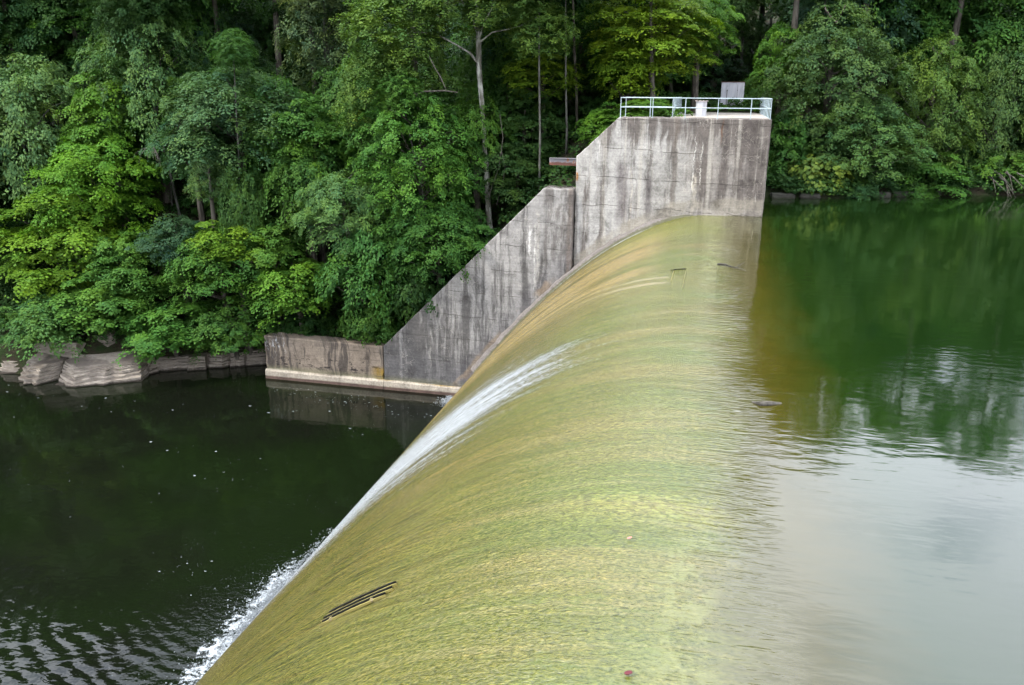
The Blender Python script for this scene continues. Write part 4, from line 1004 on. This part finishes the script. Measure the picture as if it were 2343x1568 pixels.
# sycamore with the white trunk, its limbs and its own open crown
syc = empty('sycamore_tree', (-14.24, 52.5, -2.9), 'tall sycamore with a mottled white trunk rising behind the wing wall', 'tree')
def w2(pts, o): return [Vector(p) - o for p in pts]
O_ = syc.location
tr_pts = [(-14.24, 52.5, -3.2), (-14.26, 52.5, -2.2), (-14.40, 52.5, -.82), (-14.5, 52.6, 1.0), (-14.70, 52.8, 2.78), (-14.93, 53.0, 5.49), (-15.2, 53.3, 7.61), (-15.30, 53.5, 9.19), (-15.36, 53.6, 11.01), (-15.78, 53.8, 13.5), (-16.1, 54, 17)]
trunk_tube(w2(tr_pts, O_), [.21, .20, .185, .175, .165, .155, .17, .17, .13, .09, .03], 'trunk', M_BARK_WHITE, syc)
for pts, r in (([(-15.28, 53.3, 8.27), (-15.75, 53.1, 8.87), (-16.29, 53.0, 9.17), (-17.08, 52.8, 9.61), (-17.73, 52.6, 9.94), (-18.9, 52.4, 10.1), (-20.4, 52.2, 9.9)], .085),
               ([(-15.25, 53.5, 9.50), (-14.4, 53.4, 10.09), (-13.39, 53.3, 10.25), (-12.54, 53.2, 10.44), (-11.5, 53, 10.9)], .06),
               ([(-15.3, 53.5, 9.6), (-14.9, 53.4, 10.73), (-14.4, 53.4, 11.49), (-14.12, 53.4, 12.24), (-13.6, 53.3, 14)], .06),
               ([(-15.38, 53.5, 10.1), (-15.82, 53.4, 11.25), (-16.38, 53.4, 12.02), (-16.9, 53.4, 13.5)], .075)):
    m_ = len(pts); trunk_tube(w2(pts, O_), [r*(1-.85*i/(m_-1)) for i in range(m_)], 'limb', M_BARK_WHITE, syc)
vs, R0, H0 = PROTO['loose']
for q, (x, y, z, R, H) in enumerate([(-20.5, 52.2, 10.6, 3.4, 2.6), (-17.6, 53, 12.2, 3.2, 2.4), (-13.2, 53.0, 11.9, 3.0, 2.0), (-21.8, 51.6, 6.6, 2.4, 2.6), (-11.2, 53.0, 10.2, 2.2, 1.6), (-19.2, 51.8, 8.3, 2.3, 1.8), (-15.5, 54, 16, 4, 3.5)]):
    o_ = obj('crown', vs[0][0], None, syc, Vector((x, y, z)) - O_); o_.scale = (R/R0, R/R0, H/H0); o_.rotation_euler = (0, 0, q*1.3); o_.color = (*COL['syc'], 1)
for pts, r in (([(-18.58, 51.5, 6.31), (-17.85, 51.5, 6.53), (-16.56, 51.5, 6.59), (-15.74, 51.6, 6.49)], .05), ([(-16.42, 51.5, 6.6), (-16.83, 51.5, 7.44), (-17.17, 51.5, 7.96), (-17.5, 51.5, 8.6)], .04)):
    trunk_tube(w2([(a, b-1.2, c) for a, b, c in pts], O_), [r*.4, r, r, r*.5], 'dead_limb', M_TWIG, syc)

# slim trunks that show in the gaps: each carries its crown above the picture
def pole_tree(a, b, r, label, colour='mid', top=9.0, R=3.0, bark=None):
    a = Vector(a); b = Vector(b); g0 = float(terrain(np.array([a.x]), np.array([a.y]))[0])
    d = (b-a)/max(b.z-a.z, .1); base = a + d*(g0-.3-a.z); tp = b + d*(top-(b.z if b.z < top else top-2))
    t_ = empty('slender_tree', base, label, 'tree')
    trunk_tube([Vector((0, 0, 0)), a-base, (a+b)/2-base + Vector((.06, 0, 0)), b-base, tp-base], [r*1.15, r, r*.92, r*.8, r*.4], 'trunk', bark or M_BARK_GREY, t_)
    vs, R0, H0 = PROTO['fineL']; o_ = obj('crown', vs[0][0], None, t_, tp-base + Vector((0, 0, .5))); o_.scale = (R/R0, R/R0, R*.9/H0); o_.color = (*COL[colour], 1)
pole_tree((-11.05, 52.6, .44), (-11.17, 52.6, 7.5), .075, 'slim dark trunk rising left of the steel beam', 'dark', 14)
pole_tree((-9.77, 55, 1.67), (-9.92, 55, 6.88), .08, 'slim dark trunk behind the steel beam, left of its companion', 'dark', 15)
pole_tree((-9.4, 57, 3.03), (-9.79, 57, 9.48), .11, 'thick brownish trunk in the dark gap left of the yellow green maple', 'dark', 16, bark=M_BARK)
pole_tree((1.18, 76, 8.4), (.9, 76, 14), .13, 'straight grey trunk above the metal cabinet, left one of a pair', 'dark', 20)
pole_tree((3.45, 74, 7.6), (3.1, 74, 13), .13, 'straight grey trunk above the metal cabinet, right one of a pair', 'dark', 20)
pole_tree((-4.34, 55.5, 4.4), (-4.6, 55.5, 8.4), .17, 'thick dark trunk seen through the left bay of the railing', 'dark', 15, bark=M_BARK)
pole_tree((-39.4, 55, -1.2), (-39.75, 55, 1.19), .10, 'leaning grey trunk in the dark gap right of the bright maple', 'dark', 12)
pole_tree((-40.5, 56, -2), (-40.35, 56, 2.67), .07, 'thin trunk left of the leaning one in the dark gap', 'dark', 13)
pole_tree((-31.3, 50.6, -.6), (-31.0, 50.6, 5.4), .06, 'thin pale grey stem standing over the vine covered stump', 'mid', 8.5, 1.4)
pole_tree((-27.9, 57.5, 7.5), (-27.8, 57.5, 9.6), .11, 'pale trunk under the olive tree near the top', 'olive', 13)
pole_tree((7.1, 72, 11), (7.0, 72, 13.6), .18, 'thick grey trunk above the largest reservoir tree', 'mid', 17)
pole_tree((-18.1, 50.6, -.4), (-18.7, 50.6, 2.6), .06, 'thin leaning stem inside the dense green tree by the sloping wall', 'mid2', 6, 1.6)

# rows of trees further up and beside the picture, one kind and all alike in the shade
rr = random.Random(77); kinds = ['fineL', 'mapleL', 'ashL', 'fineL']
rowsB = []
def hill_label(x, y, col):
    hue = {'dark': 'dark green', 'blue': 'dark blue green', 'mid': 'mid green'}[col]
    reg = 'above the left edge' if x < -52 else 'behind the bright maple' if x < -41 else 'behind the broad blue green tree' if x < -31 else 'behind the pale olive tree' if x < -22 else \
          'behind the white sycamore' if x < -12 else 'behind the tower and its beam' if x < 3 else 'behind the largest reservoir tree' if x < 12 else 'behind the reservoir bank'
    row = 'first' if y < 64 else 'second' if y < 70 else 'third' if y < 78 else 'last'
    return f'{hue} tree, {row} row up the hillside, {reg}'

for y0, n_, zo, Rr in ((60, 15, 5.2, 4.6), (66, 17, 9.0, 5.0), (73, 18, 12, 5.4), (82, 18, 14, 6.0)):
    for i_ in range(n_):
        xx = -66 + 108*(i_ + rr.uniform(.2, .8))/n_
        if y0 < 62 and xx > -10: continue
        if -8 < xx < 6.5 and y0 < 80 : continue
        rowsB.append((xx, y0 + rr.uniform(-2, 2), zo, Rr))
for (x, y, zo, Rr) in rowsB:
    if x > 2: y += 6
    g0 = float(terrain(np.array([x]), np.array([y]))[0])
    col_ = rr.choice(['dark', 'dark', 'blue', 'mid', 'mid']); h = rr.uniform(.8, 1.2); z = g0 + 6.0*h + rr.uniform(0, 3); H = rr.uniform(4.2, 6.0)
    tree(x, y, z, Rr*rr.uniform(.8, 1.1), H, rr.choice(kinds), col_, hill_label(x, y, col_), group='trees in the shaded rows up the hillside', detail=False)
for q, (x, y, z, R, H, kd, cl, lab) in enumerate([
        (-41.5, 58, 3.5, 3.6, 4.2, 'fineL', 'mid', 'mid green tree filling the gap right of the layered bright maple'), (-36.5, 58, -.2, 3.4, 3.8, 'mapleL', 'mid', 'mid green tree behind the leaning trunks, left slope'),
        (-36.0, 60, 6.0, 3.6, 4.4, 'fineL', 'dark', 'dark green tree behind the broad blue green tree'), (-24.5, 57, 5.5, 3.4, 4.4, 'mapleL', 'mid', 'mid green tree behind the yellow and mid green maple'),
        (-30.0, 57, -1.5, 3.0, 3.6, 'ashL', 'dark', 'dark green tree behind the vine covered stump'), (-22.5, 56, -1.0, 3.4, 3.8, 'fineL', 'dark', 'dark green tree behind the drooping sprays'),
        (-14.5, 58, 7.5, 3.2, 3.6, 'fineL', 'mid', 'mid green tree directly behind the white trunk'), (-11.5, 58, .5, 3.0, 3.0, 'fineL', 'dark', 'dark green tree low behind the wing wall top'),
        (-7.2, 61, 7.0, 2.8, 3.4, 'mapleL', 'mid', 'mid green maple behind the cut corner of the tower'), (-4.2, 70, 9.8, 2.4, 3.0, 'fineL', 'mid', 'mid green tree between the yellow green maple and the cabinet'),
        (-50.5, 49.5, -6.6, 2.8, 3.2, 'ashS', 'dark', 'dark feathery tree low at the left edge above the shelf'), (-54.5, 50.5, -2.5, 3.0, 4.0, 'fineL', 'mid', 'mid green tree cut by the left edge of the photo'), (-49.5, 57, -1, 3.6, 4.5, 'ashL', 'mid', 'mid green tree between the left edge and the bright maple'), (-45.5, 60, 8, 3.4, 4.5, 'fineL', 'mid', 'mid green tree behind the narrow fresh green top')]):
    tree(x, y, z, R, H, kd, cl, lab, detail=False)
# tall trees at the water whose tops end above the photograph and make the skyline mirrored in the reservoir
for (x, y, z, R, H) in [(4.5, 66, 17.0, 3.0, 3.6), (9.5, 68, 18, 3.6, 4.6), (16, 70, 18.0, 3.6, 4.2), (23, 72, 19, 4.2, 5.0), (31, 74, 16, 4.6, 4.6), (-1, 72, 14, 3.6, 3.8), (-8, 64, 15, 4.0, 4.0), (40, 76, 16, 5, 5),
                        (24, 70, 6, 4.5, 5), (31, 72, 6, 4.5, 5), (38, 74, 6, 5, 5), (-14, 60, 16.5, 4.0, 4.4), (-22, 60, 17, 4.4, 4.6), (-30, 60, 17, 4.4, 5), (-38, 60, 17, 4.6, 5), (-46, 60, 16, 4.6, 5), (-54, 60, 15, 5, 5), (-62, 56, 15, 5.5, 8), (-69, 53, 13, 6, 9), (-58, 51, 3, 4.5, 7), (-77, 50, 13, 7, 10), (-86, 46, 12, 7, 10), (-96, 42, 12, 8, 12), (-49, 58, 19, 4.5, 5), (-41, 59, 20, 4.5, 5), (-33, 60, 19.5, 4.5, 5), (-56, 56, 19, 4.5, 5), (-64, 48, -4, 4.5, 6), (-72, 46, -4, 5, 6), (-54, 57, 13, 4.5, 6)]:
    tree(x, y, z, R, H, rr.choice(kinds), rr.choice(['mid', 'dark', 'mid2']), hill_label(x, y, 'mid').replace('mid green tree', 'tall tree reaching past the top edge').replace(' up the hillside', ''), group='tall trees reaching above the photo', detail=False)

# low growth covering the slope
def ground_cover(name, pts, seed, leaf, h, colour, label, per=60, pr=.5):
    rs = np.random.RandomState(seed); n = len(pts); pts = np.asarray(pts); z = terrain(pts[:, 0], pts[:, 1])
    a = rs.rand(n, per)*6.283; r = np.sqrt(rs.rand(n, per))*pr*rs.uniform(.6, 1.4, (n, 1)); hh = h*rs.uniform(.4, 1.2, (n, 1))
    W = np.stack([pts[:, :1] + r*np.cos(a), pts[:, 1:] + r*np.sin(a), z[:, None] + hh*(1-(r/pr/1.4)**2)*rs.uniform(.55, 1.05, (n, per))], -1).reshape(-1, 3); M = len(W)
    N = rs.normal(size=(M, 3))*.5 + np.array([0, -.25, 1]); N /= np.linalg.norm(N, axis=1)[:, None]; D = rs.normal(size=(M, 3)); D -= N*np.sum(N*D, 1)[:, None]; D /= np.linalg.norm(D, axis=1)[:, None]; S = np.cross(N, D)
    l, w = leaf; ls = rs.uniform(.7, 1.3, (M, 1))
    V = np.stack([W-D*l*.5*ls, W+S*w*.5*ls, W+D*l*.5*ls, W-S*w*.5*ls], 1).reshape(-1, 3)
    me = mesh_np(name, V, np.arange(M*4).reshape(M, 4)); at = me.attributes.new('tint', 'FLOAT', 'FACE'); at.data.foreach_set('value', np.clip(rs.normal(size=M)*.2+.5, 0, 1).astype(np.float32))
    o = obj(name, me, M_LEAF); o.color = (*COL[colour], 1); tag(o, label, 'plants', kind='stuff')
rs3 = np.random.RandomState(9); P_ = []
while len(P_) < 2300:
    x = rs3.uniform(-62, 34); y = rs3.uniform(47, 78)
    if -8.2 < x < 2.8 and y < 64.5: continue
    sh = np.interp(x, SHORE_L[:, 0], SHORE_L[:, 1]) + 1.3 if x < -28 else (50 if x < 2.8 else np.interp(x, SHORE_R[:, 0], SHORE_R[:, 1]) + .5)
    if y < sh: continue
    P_.append((x, y))
for _ in range(420):
    x = rs3.uniform(3, 34); P_.append((x, np.interp(x, SHORE_R[:, 0], SHORE_R[:, 1]) + rs3.uniform(.1, 2.0)))
for _ in range(160):
    x = rs3.uniform(-60, -46); P_.append((x, np.interp(x, SHORE_L[:, 0], SHORE_L[:, 1]) + rs3.uniform(1.2, 5)))
ground_cover('undergrowth', P_, 4, (.22, .17), .9, 'dark', 'dark green undergrowth of seedlings and weeds on the slope under the trees', 70, .75)
P_ = [(rs3.uniform(-1.2, 2.4), rs3.uniform(64.4, 65.9)) for _ in range(60)] + [(rs3.uniform(-2.8, 3.5), rs3.uniform(66.8, 69)) for _ in range(60)]
ground_cover('weeds', P_, 5, (.16, .05), .30, 'mid2', 'green weeds at the foot of the metal cabinet', 60, .28)
P_ = [(rs3.uniform(-21.9, -20.3), rs3.uniform(48.9, 49.7)) for _ in range(26)]
ground_cover('wall_weeds', P_, 6, (.14, .08), .3, 'mid2', 'small green weeds on top of the low wall beside the slope', 50, .22)
for o_ in bpy.data.objects:
    if o_.name.startswith('wall_weeds'): o_.location = (0, 0, .9)

# dead branches hanging to the water at the right edge
db = empty('dead_branches', (18.2, 63.0, 1.2), 'tangle of bare grey branches drooping into the reservoir at the right edge', 'branches')
r_ = random.Random(5)
for k in range(9):
    x0 = r_.uniform(-.6, 1.6); z0 = r_.uniform(-.1, .5); dx = r_.uniform(.1, 1.6); 
    pts = [Vector((x0, .8, z0)), Vector((x0+dx*.3, .3, z0-.25)), Vector((x0+dx*.65, -.1, z0-.75)), Vector((x0+dx, -.4, max(-1.25, z0-1.3)))]
    trunk_tube(pts, [.05, .035, .022, .008], 'branch', M_TWIG, db)
# bare twigs in front of the broad blue green tree
for (x, y, z, lab) in ((-34.0, 50.3, 4.6, 'spray of bare grey twigs hanging in front of the broad blue green tree'), (-23.0, 49.0, -1.8, 'bare grey twigs inside the drooping grey green tree left of the wing wall'), (-37.4, 50.2, 2.6, 'hanging loop of bare twigs beside the dark gap')):
    e_ = empty('bare_twigs', (x, y, z), lab, 'twigs')
    for k in range(9):
        a = r_.uniform(-1.2, 1.2); l = r_.uniform(.9, 1.9)
        pts = [Vector((0, 0, 0)), Vector((math.sin(a)*l*.4, -.3, .1*l)), Vector((math.sin(a)*l*.8, -.6, -.15*l)), Vector((math.sin(a)*l*1.1, -.8, -.6*l))]
        trunk_tube(pts, [.03, .02, .013, .005], 'twig', M_TWIG, e_)
# vines hanging in the dark gap left of the beam
vn = empty('hanging_vine', (-13.3, 51.6, 3.0), 'two pale hanging vine stems in the dark gap right of the white trunk', 'vine')
for pts in ([(0, 0, 0), (-.15, 0, -1), (-.6, 0, -2.2), (-.9, 0, -3.2)], [(0, 0, 0), (.25, 0, -.9), (.1, 0, -2.0), (-.3, 0, -3.4)], [(0, 0, 0), (.1, 0, .8), (-.1, 0, 2.2)]):
    trunk_tube([Vector(p) for p in pts], [.02]*len(pts), 'stem', M_TWIG, vn)
